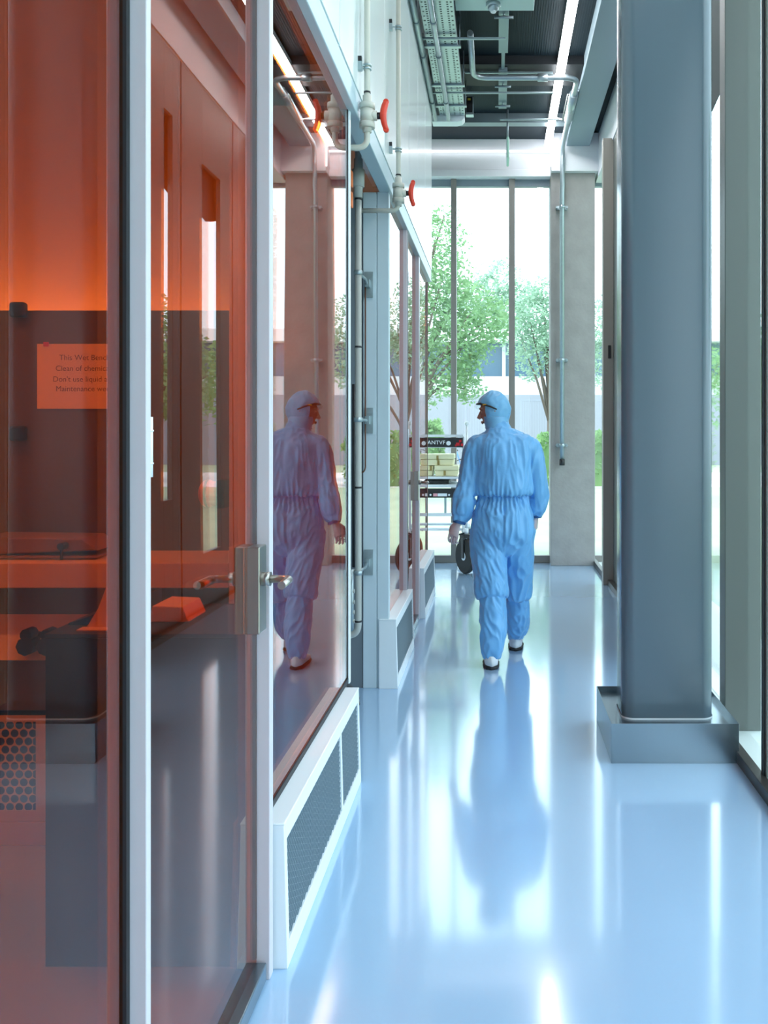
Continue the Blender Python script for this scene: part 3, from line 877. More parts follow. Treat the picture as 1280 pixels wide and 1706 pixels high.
# black cabinet inside the door
t = thing('black_cabinet', (-1.0, 2.8, 0), 'black floor cabinet standing just inside the amber glass door', 'cabinet')
cx0, cx1, cy0, cy1, cz = P(75, 0, 2.53).x, P(394, 0, 2.53).x, 2.53, 2.98, .925
build(MB().box(cx0, cx1, cy0, cy1, .0, cz), 'body', M['cabinet_black'], t, .003)
build(MB().box(cx0 - .002, cx1 + .002, cy0 - .004, cy1, cz, cz + .012), 'top_board', M['black'], t, .003)
m = MB().prism([(-1.262, 2.64, cz + .0125), (-1.09, 2.64, cz + .0125), (-1.09, 2.64, cz + .075), (-1.262, 2.64, cz + .018)], (0, .28, 0))
o = build(m, 'black_console', M['black'], None, .003)
tag(o, 'flat black sloping console lying on the black cabinet', 'console')
o = build(MB().box(-1.135, -1.10, 2.66, 2.675, cz + .072, cz + .082), 'red_marker', M['sign_red'])
tag(o, 'small red marker on the raised end of the black console', 'marker')
m = MB().prism([(-1.05, 2.60, cz + .0125), (-1.19, 2.60, cz + .0125), (-1.155, 2.60, cz + .07), (-1.125, 2.60, cz + .15), (-1.05, 2.60, cz + .17)], (0, .004, 0))
m.box(-1.20, -1.05, 2.56, 2.603, cz + .0125, cz + .016)
o = build(m, 'paper_stand', M['paper'])
tag(o, 'white leaning paper sheet standing on the black cabinet', 'paper')
o = build(MB().prism([(-1.04, 2.68, cz + .0125), (-.92, 2.68, cz + .0125), (-.94, 2.68, cz + .058), (-1.03, 2.68, cz + .062)], (0, .16, 0)), 'white_box', M['paper'], None, .004)
tag(o, 'low white box on the black cabinet beside the leaning paper', 'box')
# lights of the cleanroom; both bench tubes are added to brighten bench and wall
def fill_tube(name, x0, x1, y, z, mat, label):
    t = thing(name, ((x0 + x1) / 2, y, z), label, 'lamp')
    build(MB().box(x0, x1, y - .03, y + .03, z - .03, z - .012), 'housing', M['white_metal'], t)
    build(MB().cyl((x0 + .02, y, z), (x1 - .02, y, z), .012, 12), 'tube', mat, t)
    return t
fill_tube('wall_fill', -2.85, -1.05, yb0 + .46, 1.86, M['lamp'], 'added unseen tube light behind the dark panel of the wet bench')  # added uplight, out of sight, for the bright wall above the panel
t = thing('bench_fill', (-1.8, yb0 - .45, 2.6), 'added unseen tube light high before the wet bench', 'lamp')  # added fill, out of view, to light the bench front
build(MB().cyl((-2.7, yb0 - .55, 2.9), (-1.2, yb0 - .55, 2.9), .013, 12), 'tube', M['fill_front'], t)
build(MB().box(-2.75, -1.15, yb0 - .60, yb0 - .49, 2.915, 2.95).box(-2.75, -1.15, yb0 - .495, yb0 - .49, 2.845, 2.92), 'housing', M['white_metal'], t)  # back plate added to keep this fill off the upper wall
for x in (-2.6, -1.3):
    build(MB().cyl((x, yb0 - .55, 2.95), (x, yb0 - .55, 3.7), .004, 8), 'hanger', M['galv_dark'], t)
t = thing('room_light_panel', (-2.6, 6.8, 3.66), 'square ceiling light in the farther cleanroom', 'light')
build(MB().box(-3.0, -2.2, 6.4, 7.2, 3.66, 3.70), 'frame', M['white_metal'], t)
build(MB().box(-2.97, -2.23, 6.43, 7.17, 3.652, 3.66), 'diffuser', M['lamp_low'], t)

# ================================================================== PERSON
def evaluated(o):
    dg = bpy.context.evaluated_depsgraph_get(); dg.update()
    return bpy.data.meshes.new_from_object(o.evaluated_get(dg))

def fuse(mb, name, mats, parent, voxel, smooth_it=4, disp=None, org=None, factor=.5):
    """voxel-union of overlapping lofts into one continuous skin, then displaced"""
    me = mb.mesh(name, mats, Vector((0, 0, 0)))
    bm = bmesh.new(); bm.from_mesh(me); bmesh.ops.recalc_face_normals(bm, faces=bm.faces); bm.to_mesh(me); bm.free()
    tmp = bpy.data.objects.new('tmp_fuse', me); COL.objects.link(tmp)
    r = tmp.modifiers.new('r', 'REMESH'); r.mode = 'VOXEL'; r.voxel_size = voxel
    if smooth_it:
        sm = tmp.modifiers.new('s', 'SMOOTH'); sm.iterations = smooth_it; sm.factor = factor
    m2 = evaluated(tmp)
    bpy.data.objects.remove(tmp)
    if disp:
        nn = [v.normal.copy() for v in m2.vertices]
        for v, nrm in zip(m2.vertices, nn):
            v.co = v.co + nrm * disp(v.co, nrm)
    off = org if org is not None else (world_org(parent) if parent else Vector((0, 0, 0)))
    m2.transform(Matrix.Translation(-off))
    m2.materials.clear()
    for m in (mats if isinstance(mats, (list, tuple)) else [mats]): m2.materials.append(m)
    m2.polygons.foreach_set('use_smooth', [True] * len(m2.polygons))
    o = bpy.data.objects.new(name, m2); link(o, parent); ORG[o.name] = off
    if parent is None: o.location = off
    m2.name = name
    return o

def cr(pts, k=6):
    """catmull-rom through tuples of equal length"""
    out = []
    n = len(pts)
    for i in range(n - 1):
        p0, p1, p2, p3 = pts[max(0, i - 1)], pts[i], pts[i + 1], pts[min(n - 1, i + 2)]
        for j in range(k):
            t = j / k
            out.append(tuple(.5 * (2 * b + (c - a) * t + (2 * a - 5 * b + 4 * c - d) * t * t + (3 * b - a - 3 * c + d) * t ** 3)
                             for a, b, c, d in zip(p0, p1, p2, p3)))
    out.append(tuple(pts[-1]))
    return out

def limb(mb, pts, n=20, k=6):
    q = cr(pts, k)
    mb.tube([p[:3] for p in q], [p[3] for p in q], n)

BY = 5.93
HC = Vector((-.026, 5.985, 1.648))           # head centre
yaw = math.radians(84)                        # head turned towards the cart
HM = Matrix.Translation(HC) @ Matrix.Rotation(yaw, 4, 'Z') @ Matrix.Rotation(math.radians(-9), 4, 'X')   # local +y is where the face looks
def hp(x, y, z): return HM @ Vector((x, y, z))

# ---- body: one continuous surface with head, hands and legs
b = MB()
def head_r(d):
    """head surface (local, +y forward), direction -> radius"""
    x, y, z = d
    rx, ry, rz = .074, .094, .112
    r = 1 / math.sqrt((x / rx) ** 2 + (y / ry) ** 2 + (z / rz) ** 2)
    if z < 0:
        r *= 1 - .10 * (-z) * abs(x) * 1.6
        if y < 0: r *= 1 - .22 * (-z) * (-y)
    if y > .3: r *= 1 - .02 * (1 - abs(z))
    return r
vs, fs = [], []
nu, nv = 40, 28
for i in range(nv + 1):
    a = PI * i / nv
    for j in range(nu):
        tt = 2 * PI * j / nu
        d = Vector((math.sin(a) * math.cos(tt), math.sin(a) * math.sin(tt), math.cos(a)))
        p = d * head_r(d)
        # eye sockets
        for sx in (-1, 1):
            e = Vector((sx * .032, .088, .006)); q = (p - e).length
            p -= Vector((0, 1, 0)) * (.010 * math.exp(-(q / .016) ** 2))
        # chin
        q = (p - Vector((0, .075, -.098))).length
        p += Vector((0, .6, -.4)) * (.016 * math.exp(-(q / .03) ** 2))
        vs.append(hp(*p))
for i in range(nv):
    for j in range(nu):
        fs.append((i * nu + j, (i + 1) * nu + j, (i + 1) * nu + (j + 1) % nu, i * nu + (j + 1) % nu))
b.add(vs, fs, True)
b.tube([hp(0, .088, .012), hp(0, .099, -.008), hp(0, .110, -.026), hp(0, .098, -.036)], [.007, .009, .0125, .008], 12)   # nose
for sx in (-1, 1):
    b.ell(hp(sx * .010, .098, -.030), .008, .008, .007)
    b.tube([hp(sx * .016, .092, .026), hp(sx * .034, .087, .031), hp(sx * .05, .074, .026)], [.005, .006, .004], 8)        # brows
    b.ell(hp(sx * .030, .080, .006), .0125, .0125, .0125)                                                                # eyeball lids
    b.tube([hp(sx * .076, -.005, .012), hp(sx * .083, -.014, -.004), hp(sx * .077, -.008, -.028)], [.008, .011, .006], 10)   # ears
b.tube([hp(-.024, .083, -.060), hp(0, .0945, -.057), hp(.024, .083, -.060)], [.003, .0058, .003], 10)                      # lips
b.tube([hp(-.020, .082, -.067), hp(0, .092, -.069), hp(.020, .082, -.067)], [.003, .0062, .003], 10)
b.tube([(.0, BY + .01, 1.40), (.008, BY + .02, 1.48), (-.005, BY + .03, 1.53), hp(0, -.01, -.06)], [.075, .062, .055, .058], 20)
b.loft([(.034, BY, .86, .13, .09), (.034, BY, .98, .145, .10), (.034, BY, 1.10, .125, .09), (.034, BY, 1.25, .15, .105), (.034, BY, 1.36, .165, .10), (.034, BY, 1.44, .15, .08), (.02, BY, 1.49, .08, .06)], 28)
LSH, LEL, LWR = (-.135, BY, 1.43), (-.195, BY - .02, 1.17), (-.262, 5.875, .915)
RSH, REL, RWR = (.205, BY, 1.43), (.262, BY + .015, 1.16), (.252, 5.99, .95)
for sh, el, wr in ((LSH, LEL, LWR), (RSH, REL, RWR)):
    limb(b, [(*sh, .055), (*[(p + q) / 2 for p, q in zip(sh, el)], .047), (*el, .039), (*[(p * .6 + q * .4) for p, q in zip(el, wr)], .039), (*wr, .027)])
def hand(mb, wr, dirv, palm_n, thumb_side):
    """relaxed hand: wr wrist, dirv towards the fingers, palm_n out of the palm, thumb_side towards the thumb"""
    w0 = Vector(wr); d = Vector(dirv).normalized()
    nrm = Vector(palm_n); nrm = (nrm - d * nrm.dot(d)).normalized()
    sd_ = Vector(thumb_side); sd_ = (sd_ - d * sd_.dot(d) - nrm * sd_.dot(nrm)).normalized()
    mb.tube([w0 - d * .03, w0 + d * .012, w0 + d * .05, w0 + d * .088], [.024, .026, .034, .037], 16, True, sd_, [.020, .017, .016, .013])
    for k, (off, L) in enumerate(((.033, .072), (.011, .080), (-.011, .074), (-.032, .058))):
        p = w0 + d * .085 + sd_ * off
        pts = [p - d * .02]
        ang = math.radians(14)
        for seg, fr in enumerate((.46, .31, .23)):
            dd = d * math.cos(ang) + nrm * math.sin(ang)
            pts.append(pts[-1] + dd * (L * fr + (.02 if seg == 0 else 0)))
            ang += math.radians(27 + 3 * k)
        mb.tube(pts, [.0082, .0080, .0074, .0062], 10)
        mb.ell(pts[-1], .0066, .0066, .0066, 10, 6)
    th = [w0 + d * .018 + sd_ * .022, w0 + d * .042 + sd_ * .044 + nrm * .010, w0 + d * .070 + sd_ * .048 + nrm * .020, w0 + d * .092 + sd_ * .044 + nrm * .026]
    mb.tube(th, [.013, .0115, .0095, .0075], 10)
    mb.ell(th[-1], .0076, .0076, .0076, 10, 6)
hand(b, LWR, (-.36, -.02, -.93), (.55, .80, 0), (-.80, .55, 0))
hand(b, RWR, (-.06, .06, -1), (-.9, .3, 0), (.3, .9, 0))
LH, LK, LA = (-.055, BY - .01, .84), (-.042, 5.86, .475), (-.035, 5.745, .095)
RH, RK, RA = (.125, BY + .01, .84), (.135, 6.085, .47), (.120, 6.255, .105)
for hh, kk, aa in ((LH, LK, LA), (RH, RK, RA)):
    limb(b, [(*hh, .085), (*[(p + q) / 2 for p, q in zip(hh, kk)], .072), (*kk, .054), (*[p * .65 + q * .35 for p, q in zip(kk, aa)], .052), (*aa, .036)])
b.tube([(-.035, 5.745, .07), (-.041, 5.79, .048), (-.045, 5.90, .034)], [.030, .026, .012], 14)
b.tube([(.12, 6.25, .08), (.123, 6.30, .048), (.126, 6.41, .034)], [.030, .026, .012], 14)
person = fuse(b, 'person', [M['skin']], None, .0040, 3, None, Vector((.03, BY, 0)))
person.data.materials.append(M['glove'])
for p_ in person.data.polygons:
    c_w = p_.center + ORG[person.name]
    if c_w.z < .96 and abs(c_w.x - .03) > .17 and c_w.z > .7: p_.material_index = 1
tag(person, 'person in a pale blue cleanroom suit and hood walking away, head turned towards the cart', 'person')

# ---- coverall
def ridge(p, s):
    return 1 - abs(noise.noise(Vector(p) * s)) * 2
def fold_t(co, nrm):
    x, y, z = co
    d = 0
    q = Vector((x * 16, y * 16, z * 3.2))
    d += .011 * noise.noise(q) + .007 * (1 - 2 * abs(noise.noise(q * 1.9 + Vector((3, 7, 1)))))
    # gathers at the waist elastic
    g = math.exp(-((z - 1.085) / .05) ** 2)
    d += g * .006 * math.sin(math.atan2(y - BY, x - .034) * 34 + 3 * noise.noise(Vector((x, y, z)) * 9))
    d -= .016 * math.exp(-((z - 1.082) / .011) ** 2) if abs(x - .034) < .20 else 0
    return d
c_ = MB()
tr = cr([(.034, BY, 1.02, .168, .122), (.034, BY - .005, 1.085, .168, .122), (.036, BY - .012, 1.118, .194, .150), (.036, BY - .014, 1.24, .192, .142), (.036, BY - .016, 1.34, .192, .136),
         (.036, BY - .010, 1.42, .196, .120), (.033, BY, 1.465, .178, .102), (.022, BY + .012, 1.505, .120, .088), (.008, BY + .024, 1.54, .078, .078), (.0, BY + .03, 1.575, .068, .072)], 5)
c_.loft(tr, 40)
limb(c_, [(-.085, BY, 1.425, .070), (-.138, BY, 1.395, .078), (-.172, BY - .005, 1.29, .073), (-.196, BY - .02, 1.17, .068), (-.220, BY - .05, 1.06, .071), (-.236, 5.89, .975, .064), (-.247, 5.882, .94, .046), (-.252, 5.878, .922, .040)], 24)
limb(c_, [(.15, BY, 1.425, .070), (.205, BY, 1.395, .078), (.235, BY, 1.29, .072), (.258, BY + .015, 1.17, .066), (.262, BY + .03, 1.07, .064), (.258, 5.975, 1.00, .056), (.256, 5.982, .972, .042), (.254, 5.985, .955, .036)], 24)
def arm_disp(co, nrm):
    return fold_t(co, nrm)
jacket_legs = c_
def leg_pts(hh, kk, out):
    return out
pl = MB()
pl.loft(cr([(.034, BY, 1.10, .160, .115), (.034, BY, 1.05, .172, .128), (.034, BY - .008, .97, .190, .148), (.034, BY - .012, .88, .203, .158), (.034, BY - .008, .82, .198, .150), (.034, BY, .77, .170, .130), (.034, BY, .72, .110, .10), (.034, BY, .69, .05, .05)], 5), 40)
limb(pl, [(-.060, BY - .01, .86, .118), (-.062, 5.91, .76, .116), (-.055, 5.88, .66, .108), (-.046, 5.855, .55, .104), (-.042, 5.845, .475, .106), (-.042, 5.835, .445, .098), (-.041, 5.83, .43, .070)], 28)
limb(pl, [(.132, BY + .01, .86, .115), (.133, 5.95, .76, .106), (.134, 5.99, .66, .096), (.136, 6.04, .55, .088), (.136, 6.075, .45, .086), (.135, 6.085, .405, .082), (.135, 6.09, .385, .060)], 28)
def fold_p(co, nrm):
    x, y, z = co
    left = x < .045
    sk = (z * 9 + (x * 14 if left else x * 3)) if left else z * 3
    q = Vector((x * 14, y * 14, sk))
    d = .010 * noise.noise(q) + .011 * (1 - 2 * abs(noise.noise(q * 1.5 + Vector((9, 2, 5)))))
    g = math.exp(-((z - 1.04) / .05) ** 2)
    d += g * .006 * math.sin(math.atan2(y - BY, x - .034) * 30)
    # rear seam
    if y < BY and .80 < z < 1.05: d -= .007 * math.exp(-((x - .036) / .006) ** 2)
    return d
suit = fuse(c_, 'coverall_top', [M['suit']], person, .0065, 5, fold_t)
pants = fuse(pl, 'coverall_trousers', [M['suit']], person, .0065, 4, fold_p)
build(MB().loft([(.034, BY - .002, 1.076, .158, .113), (.034, BY - .002, 1.080, .160, .115), (.034, BY - .002, 1.086, .158, .113)], 40), 'waist_elastic', M['trim_dark'], person)
def cuff(p, d, r):
    p, d = Vector(p), Vector(d).normalized()
    build(MB().tube([p - d * .008, p, p + d * .010], [r, r * 1.08, r], 20, False), 'cuff', M['trim_dark'], person)
cuff((-.253, 5.878, .920), (-.25, -.1, -.96), .041)
cuff((.254, 5.985, .953), (-.05, .1, -1), .037)
# ---- boots (gaiters) and shoes
def boot(pts, name='overboot'):
    m = MB(); limb(m, pts, 24)
    def f(co, nrm):
        x, y, z = co
        q = Vector((x * 18, y * 18, z * 8 + x * 8))
        return .007 * noise.noise(q) + .010 * (1 - 2 * abs(noise.noise(q * 1.4)))
    return fuse(m, name, [M['suit']], person, .006, 4, f)
boot([(-.040, 5.832, .46, .070), (-.036, 5.825, .425, .078), (-.033, 5.812, .34, .082), (-.034, 5.795, .25, .083), (-.036, 5.775, .17, .074), (-.038, 5.765, .105, .062), (-.039, 5.768, .066, .052)])
boot([(.135, 6.09, .42, .060), (.134, 6.105, .37, .070), (.133, 6.14, .28, .074), (.132, 6.18, .21, .076), (.128, 6.215, .15, .066), (.123, 6.252, .108, .052), (.123, 6.262, .068, .047)])
def shoe(hx, hy, lift, dx):
    s_ = thing('shoe', (hx, hy, 0), None, None)
    s_.parent = person; s_.location = Vector((hx, hy, 0)) - world_org(person)
    up = MB(); so_ = MB()
    k = 14; L = .285
    def out(t):
        wd = .040 + .010 * math.sin(PI * min(1, t * 1.15)) + (.004 if t > .55 else 0)
        if t < .10: wd *= math.sqrt(max(.02, 1 - ((.10 - t) / .10) ** 2)) * .98 + .02
        if t > .80: wd *= math.sqrt(max(.02, 1 - ((t - .80) / .205) ** 2))
        return wd
    rows = []
    for i in range(k + 1):
        t_ = i / k
        rows.append((hx + dx * t_, hy + L * t_, out(t_), .085 if t_ < .25 else .085 - .05 * ((t_ - .25) / .75)))
    for mm, z0, z1, gr in ((so_, 0.0, .022, 1.06), (up, .020, None, 1.0)):
        vs, fs = [], []
        n = 10
        for (cx, cy, wd, hh) in rows:
            zz = z1 if z1 else hh
            for j in range(n):
                a = 2 * PI * j / n
                e = .55
                ca, sa = math.cos(a), math.sin(a)
                vs.append((cx + wd * gr * math.copysign(abs(ca) ** e, ca) * (1 if sa < 0 or z1 else .93), cy, z0 + (zz - z0) * (.5 + .5 * math.copysign(abs(sa) ** e, sa)) + lift))
        for i in range(k):
            for j in range(n):
                fs.append((i * n + j, i * n + (j + 1) % n, (i + 1) * n + (j + 1) % n, (i + 1) * n + j))
        fs += [tuple(range(n)), tuple(reversed(range(k * n, k * n + n)))]
        mm.add(vs, fs, True)
    ORG[s_.name] = Vector((hx, hy, 0))
    a_ = build(up, 'upper', M['shoe'], s_); b_ = build(so_, 'sole', M['sole'], s_)
    return s_
shoe(-.040, 5.70, 0.0, -.01)
shoe(.121, 6.195, 0.0, .01)
# ---- hood: shell round the head, open at the face, skirt tucked into the collar
vs, fs = [], []
nu, nv = 44, 30
idx = {}
for i in range(nv + 1):
    a = PI * i / nv
    for j in range(nu):
        tt = 2 * PI * j / nu
        d = Vector((math.sin(a) * math.cos(tt), math.sin(a) * math.sin(tt), math.cos(a)))
        p = d * head_r(d) * 1.18
        if d.z < 0:
            k_ = -d.z
            p.x *= 1 + .10 * k_; p.y *= 1 + .12 * k_
        p += d * (.006 * noise.noise(Vector((p.x * 24, p.y * 24, p.z * 12))) + .0065 * (1 - 2 * abs(noise.noise(Vector((p.x * 22, p.y * 22, p.z * 22 + p.y * 20))))))
        vs.append(hp(*p))
dirs = [(math.sin(PI * i / nv) * math.cos(2 * PI * j / nu), math.sin(PI * i / nv) * math.sin(2 * PI * j / nu), math.cos(PI * i / nv)) for i in range(nv + 1) for j in range(nu)]
def is_face(d): return d[1] > .34 and abs(d[0]) < .80 and -.80 < d[2] < .50
for i in range(nv):
    for j in range(nu):
        q = (i * nu + j, (i + 1) * nu + j, (i + 1) * nu + (j + 1) % nu, i * nu + (j + 1) % nu)
        c = [sum(dirs[k][m] for k in q) / 4 for m in range(3)]
        if is_face(c) or c[2] < -.93: continue
        fs.append(q)
m = MB(); m.add(vs, fs, True)
# skirt from hood down into the collar
m.loft([(HC.x + .010, HC.y - .010, 1.612, .082, .080), (HC.x + .014, HC.y - .02, 1.585, .080, .078), (-.006, BY + .034, 1.555, .080, .078), (.004, BY + .024, 1.53, .084, .082), (.008, BY + .02, 1.51, .084, .08)], 32, False)
hood = build(m, 'hood', M['hood'], person)
so2 = hood.modifiers.new('solid', 'SOLIDIFY'); so2.thickness = .003; so2.offset = 0
ss = hood.modifiers.new('sub', 'SUBSURF'); ss.levels = 1; ss.render_levels = 1
# seam bands of the hood
m = MB()
ang = [(-.62 + 1.9 * k / 14) for k in range(15)]
def hs(x, y, z, g=1.21):
    d = Vector((x, y, z)).normalized(); p = d * head_r(d) * g
    if d.z < 0: p.x *= 1 + .10 * -d.z; p.y *= 1 + .12 * -d.z
    return hp(*p)
m.tube([hs(-.15 + .25 * math.sin(k), -.9 + .8 * (k / 14) ** 2, -.75 + .35 * math.cos(k * .3) - .02 * k) for k in range(0, 1)] + [hs(.9, .30, -.80), hs(.95, -.05, -.72), hs(.75, -.55, -.55), hs(.25, -.95, -.32), hs(-.3, -.95, -.32), hs(-.75, -.55, -.55), hs(-.95, -.05, -.72), hs(-.9, .30, -.80)], .0042, 8)
build(m, 'hood_tie', M['trim_dark'], person)
m = MB()
m.tube([hs(0, -.2 - .8 * math.sin(k / 10 * PI / 2) * .9, 1 - k / 10 * 1.2, 1.195) for k in range(11)], .0022, 6)
build(m, 'hood_seam', M['hood'], person)
# glasses with dark temples
gl_ = MB()
for sx in (-1, 1):
    gl_.tube([hp(sx * .060, .096, .062), hp(sx * .090, .074, .060), hp(sx * .101, .010, .030), hp(sx * .103, -.030, .004)], [.006, .0065, .006, .005], 8)
gl_.tube([hp(-.062, .097, .062), hp(-.03, .105, .063), hp(0, .107, .063), hp(.03, .105, .063), hp(.062, .097, .062)], .005, 8)
gls = build(gl_, 'glasses', M['black'], person)
for sx in (-1, 1):
    m = MB(); m.obox(hp(sx * .104, .046, .048), HM.to_3x3() @ Vector((.003, 0, 0)), HM.to_3x3() @ Vector((0, .012, 0)), HM.to_3x3() @ Vector((0, 0, .0032)))
    build(m, 'gold_emblem', M['gold'], gls)
for sx in (-1, 1):
    build(MB().ell(hp(sx * .034, .098, .046), .024, .008, .018, 16, 8), 'lens', M['clear'], gls)

# ================================================================== EQUIPMENT CART
YC = 9.62
t = thing('equipment_cart', (-.62, YC + .35, 0), 'tall white equipment cart with black lettered bars beside the far windows', 'cart')
def xc(px, y=YC): return (px - 830) / F * y
zc_ = lambda py, y=YC: zp(py, y)
cx0, cx1 = -1.02, xc(772)
fr = MB()
for x in (cx0, cx1):
    build(MB().box(x - .014, x + .014, YC, YC + .03, .16, zc_(727)), 'upright', M['cart_white'], t, .003)
    build(MB().box(x - .014, x + .014, YC + .55, YC + .58, .16, zc_(800)), 'upright', M['cart_white'], t, .003)
build(MB().box(cx0, cx1, YC - .005, YC + .02, zc_(728), zc_(724)).box(cx0, cx1, YC, YC + .03, zc_(745) - .006, zc_(745)), 'top_rail', M['cart_white'], t)
sg = build(MB().box(cx0 + .01, cx1 - .002, YC - .012, YC - .006, zc_(745), zc_(729)), 'sign_bar', M['black'], t)
c = P(722.5, 737.5, YC - .0135)
text_mesh('GIANTVF', .058, 'lettering', M['lettering'], sg, Matrix.Translation(c) @ Matrix.Rotation(PI / 2, 4, 'X') @ Matrix.Scale(1.05, 4, (1, 0, 0)), .001)
c = P(747.5, 738.5, YC - .0145)
build(MB().cyl(c, c + Vector((0, .002, 0)), .024, 20), 'round_emblem', M['lettering'], sg)
m = MB()
for px, py, w_, h_ in ((763, 740, 6, 5), (767, 735, 4, 4), (770, 741, 4, 4), (760, 742, 3, 3)):
    q = P(px, py, YC - .014); m.box(q.x - w_ * .0032, q.x + w_ * .0032, q.y, q.y + .001, q.z - h_ * .0032, q.z + h_ * .0032)
build(m, 'red_sticker', M['sign_red'], sg)
build(MB().box(cx0, cx1 - .02, YC - .01, YC + .58, zc_(798), zc_(794)), 'upper_shelf', M['cart_white'], t, .004)
build(MB().box(cx0, cx1 - .04, YC - .01, YC + .58, zc_(812), zc_(807)), 'lower_shelf', M['cart_white'], t, .004)
build(MB().box(cx0 + .05, xc(748), YC + .03, YC + .5, zc_(806), zc_(801)), 'dark_drawer', M['black'], t)
lb = build(MB().box(cx0 + .01, xc(764), YC - .016, YC - .008, zc_(829), zc_(813.5)), 'lower_bar', M['black'], t)
for px in (708.5, 717.5, 748.5):
    q = P(px, 824.5, YC - .018); build(MB().cyl(q, q + Vector((0, .002, 0)), .011, 12), 'white_dot', M['lettering'], lb)
q, q2 = P(722, 827, YC - .018), P(729, 822, YC - .018); build(MB().box(q.x, q2.x, q.y, q.y + .001, q.z, q2.z), 'pink_sticker', M['sign_pink'], lb)
q, q2 = P(729.5, 827, YC - .018), P(745, 822, YC - .018); build(MB().box(q.x, q2.x, q.y, q.y + .001, q.z, q2.z), 'white_sticker', M['lettering'], lb)
build(MB().box(cx0, cx1 - .02, YC, YC + .03, zc_(860), zc_(855)), 'foot_rail', M['cart_white'], t, .003)
for x in (xc(742), -.9):
    build(MB().box(x - .012, x + .012, YC + .02, YC + .05, zc_(856), zc_(828)), 'stay', M['galv'], t)
for y in (YC, YC + .54): build(MB().box(cx0, cx1 + .02, y, y + .06, .46, .485), 'base_beam', M['cart_white'], t, .003)
for x in (cx0, xc(775.5)):
    for y in (YC + .02, YC + .56):
        R_ = .185; ax = Vector((math.cos(.55), math.sin(.55), 0)); cc = Vector((x, y, R_))
        w_ = build(MB().cyl(cc - ax * .024, cc + ax * .024, R_, 36), 'wheel', M['tyre'], t, .012, seg=3)
        build(MB().cyl(cc - ax * .027, cc + ax * .027, .045, 24), 'hub', M['cart_white'], w_)
        m = MB(); fw = Vector((-ax.y, ax.x, 0))
        m.obox(cc + Vector((0, 0, R_ + .03)), ax * .045, fw * .05, (0, 0, .02))
        for sg_ in (-1, 1): m.obox(cc + ax * (.036 * sg_) + Vector((0, 0, .10)), ax * .004, fw * .025, (0, 0, .12))
        build(m, 'fork', M['black'], t, .003)
        build(MB().cyl((x, y, .42), (x, y, .48), .035, 16), 'swivel', M['cart_white'], t)
        build(MB().obox(cc + Vector((-.07, -.03, R_ + .05)), (.06, 0, .015), (0, .022, 0), (0, 0, .007)), 'brake_pedal', M['black'], t, .003)
t = thing('pole_marker', (xc(776), YC + .30, 0), 'slim white pole with a round top standing behind the person', 'pole')
build(MB().cyl((xc(776), YC + .30, .03), (xc(776), YC + .30, zc_(708)), .014, 12), 'pole', M['cart_white'], t)
build(MB().ell((xc(776), YC + .30, zc_(705)), .022, .022, .026), 'ball_top', M['white_metal'], t)
build(MB().cyl((xc(776), YC + .30, 0), (xc(776), YC + .30, .03), .10, 24), 'foot', M['cart_white'], t)
def crate(name, px0, px1, py0, py1, y, label, latches, dep=.32):
    a, b2 = P(px0, py1, y), P(px1, py0, y)
    t_ = thing(name, (a.x / 2 + b2.x / 2, y + dep / 2, a.z), label, 'box', 'cream boxes on the cart')
    if py1 > 790: a.z = zs + .002
    hgt = b2.z - a.z
    m = MB().prism([(a.x + .012, y + .006, a.z), (b2.x - .012, y + .006, a.z), (b2.x - .004, y + .006, a.z + hgt * .52), (a.x + .004, y + .006, a.z + hgt * .52)], (0, dep - .012, 0))
    build(m, 'tub', M['cream'], t_, .006)
    build(MB().box(a.x, b2.x, y, y + dep, a.z + hgt * .54, b2.z), 'lid', M['cream'], t_, .010, seg=3)
    for px, pa, pb in latches:
        q, q2 = P(px - 1.8, pb, y - .008), P(px + 1.8, pa, y - .008)
        build(MB().box(q.x, q2.x, y - .008, y + .004, q.z, q2.z), 'latch', M['cream_dark'], t_, .002)
    return t_
zs = zc_(794)
crate('plastic_box', 698.5, 722, 775.8, 793.5, YC + .12, 'low cream plastic box at the left end of the cart shelf', [(718, 776, 784)])
crate('plastic_box', 724, 764, 775.8, 793.5, YC + .06, 'wide cream plastic box on the cart shelf with another box on top', [(741, 784, 792)])
crate('plastic_box', 710, 757, 756.5, 775.3, YC + .10, 'cream plastic box with a dark latch, topmost of the stack on the cart', [(729, 759, 767), (730.5, 767, 775)])

# ================================================================== OUTSIDE
G0 = -.12
o = struct(MB().box(-60, 60, YW + .14, 27, G0 - .1, G0), 'lawn', M['grass'], 'sunlit green lawn outside the far windows')
struct(MB().box(1.95, 60, -20, YW + .14, G0 - .1, G0), 'lawn_right', M['grass'], 'green lawn outside the right window wall')
struct(MB().box(-60, 60, 27, 37, G0 - .1, G0 + .01), 'path', M['paving'], 'pale paved path beyond the lawn')
struct(MB().box(-80, 90, 37, 160, G0 - .1, G0), 'ground', M['grass'], 'ground beyond the path')

YBL = 46.0
def xo(px, y): return (px - 830) / F * y
t = thing('office_building', (0, YBL + 5, G0), 'low pale office building with a white roof edge beyond the bicycle stand', 'building')
build(MB().box(-26, 30, YBL, YBL + 10, G0, zp(627, YBL)), 'wall', M['facade'], t)
build(MB().box(-26.02, 30.02, YBL - .05, YBL, G0, zp(658, YBL)), 'stone_base', M['facade_base'], t)
build(MB().box(-26, 30, YBL + .25, YBL + 10, zp(627, YBL), zp(571, YBL)), 'window_band', M['facade_dark'], t)
for i in range(24):
    x = -25 + i * 2.3
    build(MB().box(x - .09, x + .09, YBL + .1, YBL + .25, zp(627, YBL), zp(571, YBL)), 'window_post', M['facade'], t)
build(MB().box(-26.4, 30.4, YBL - .5, YBL + 10.5, zp(571, YBL), zp(549, YBL)), 'roof_edge', M['roof'], t, .05)

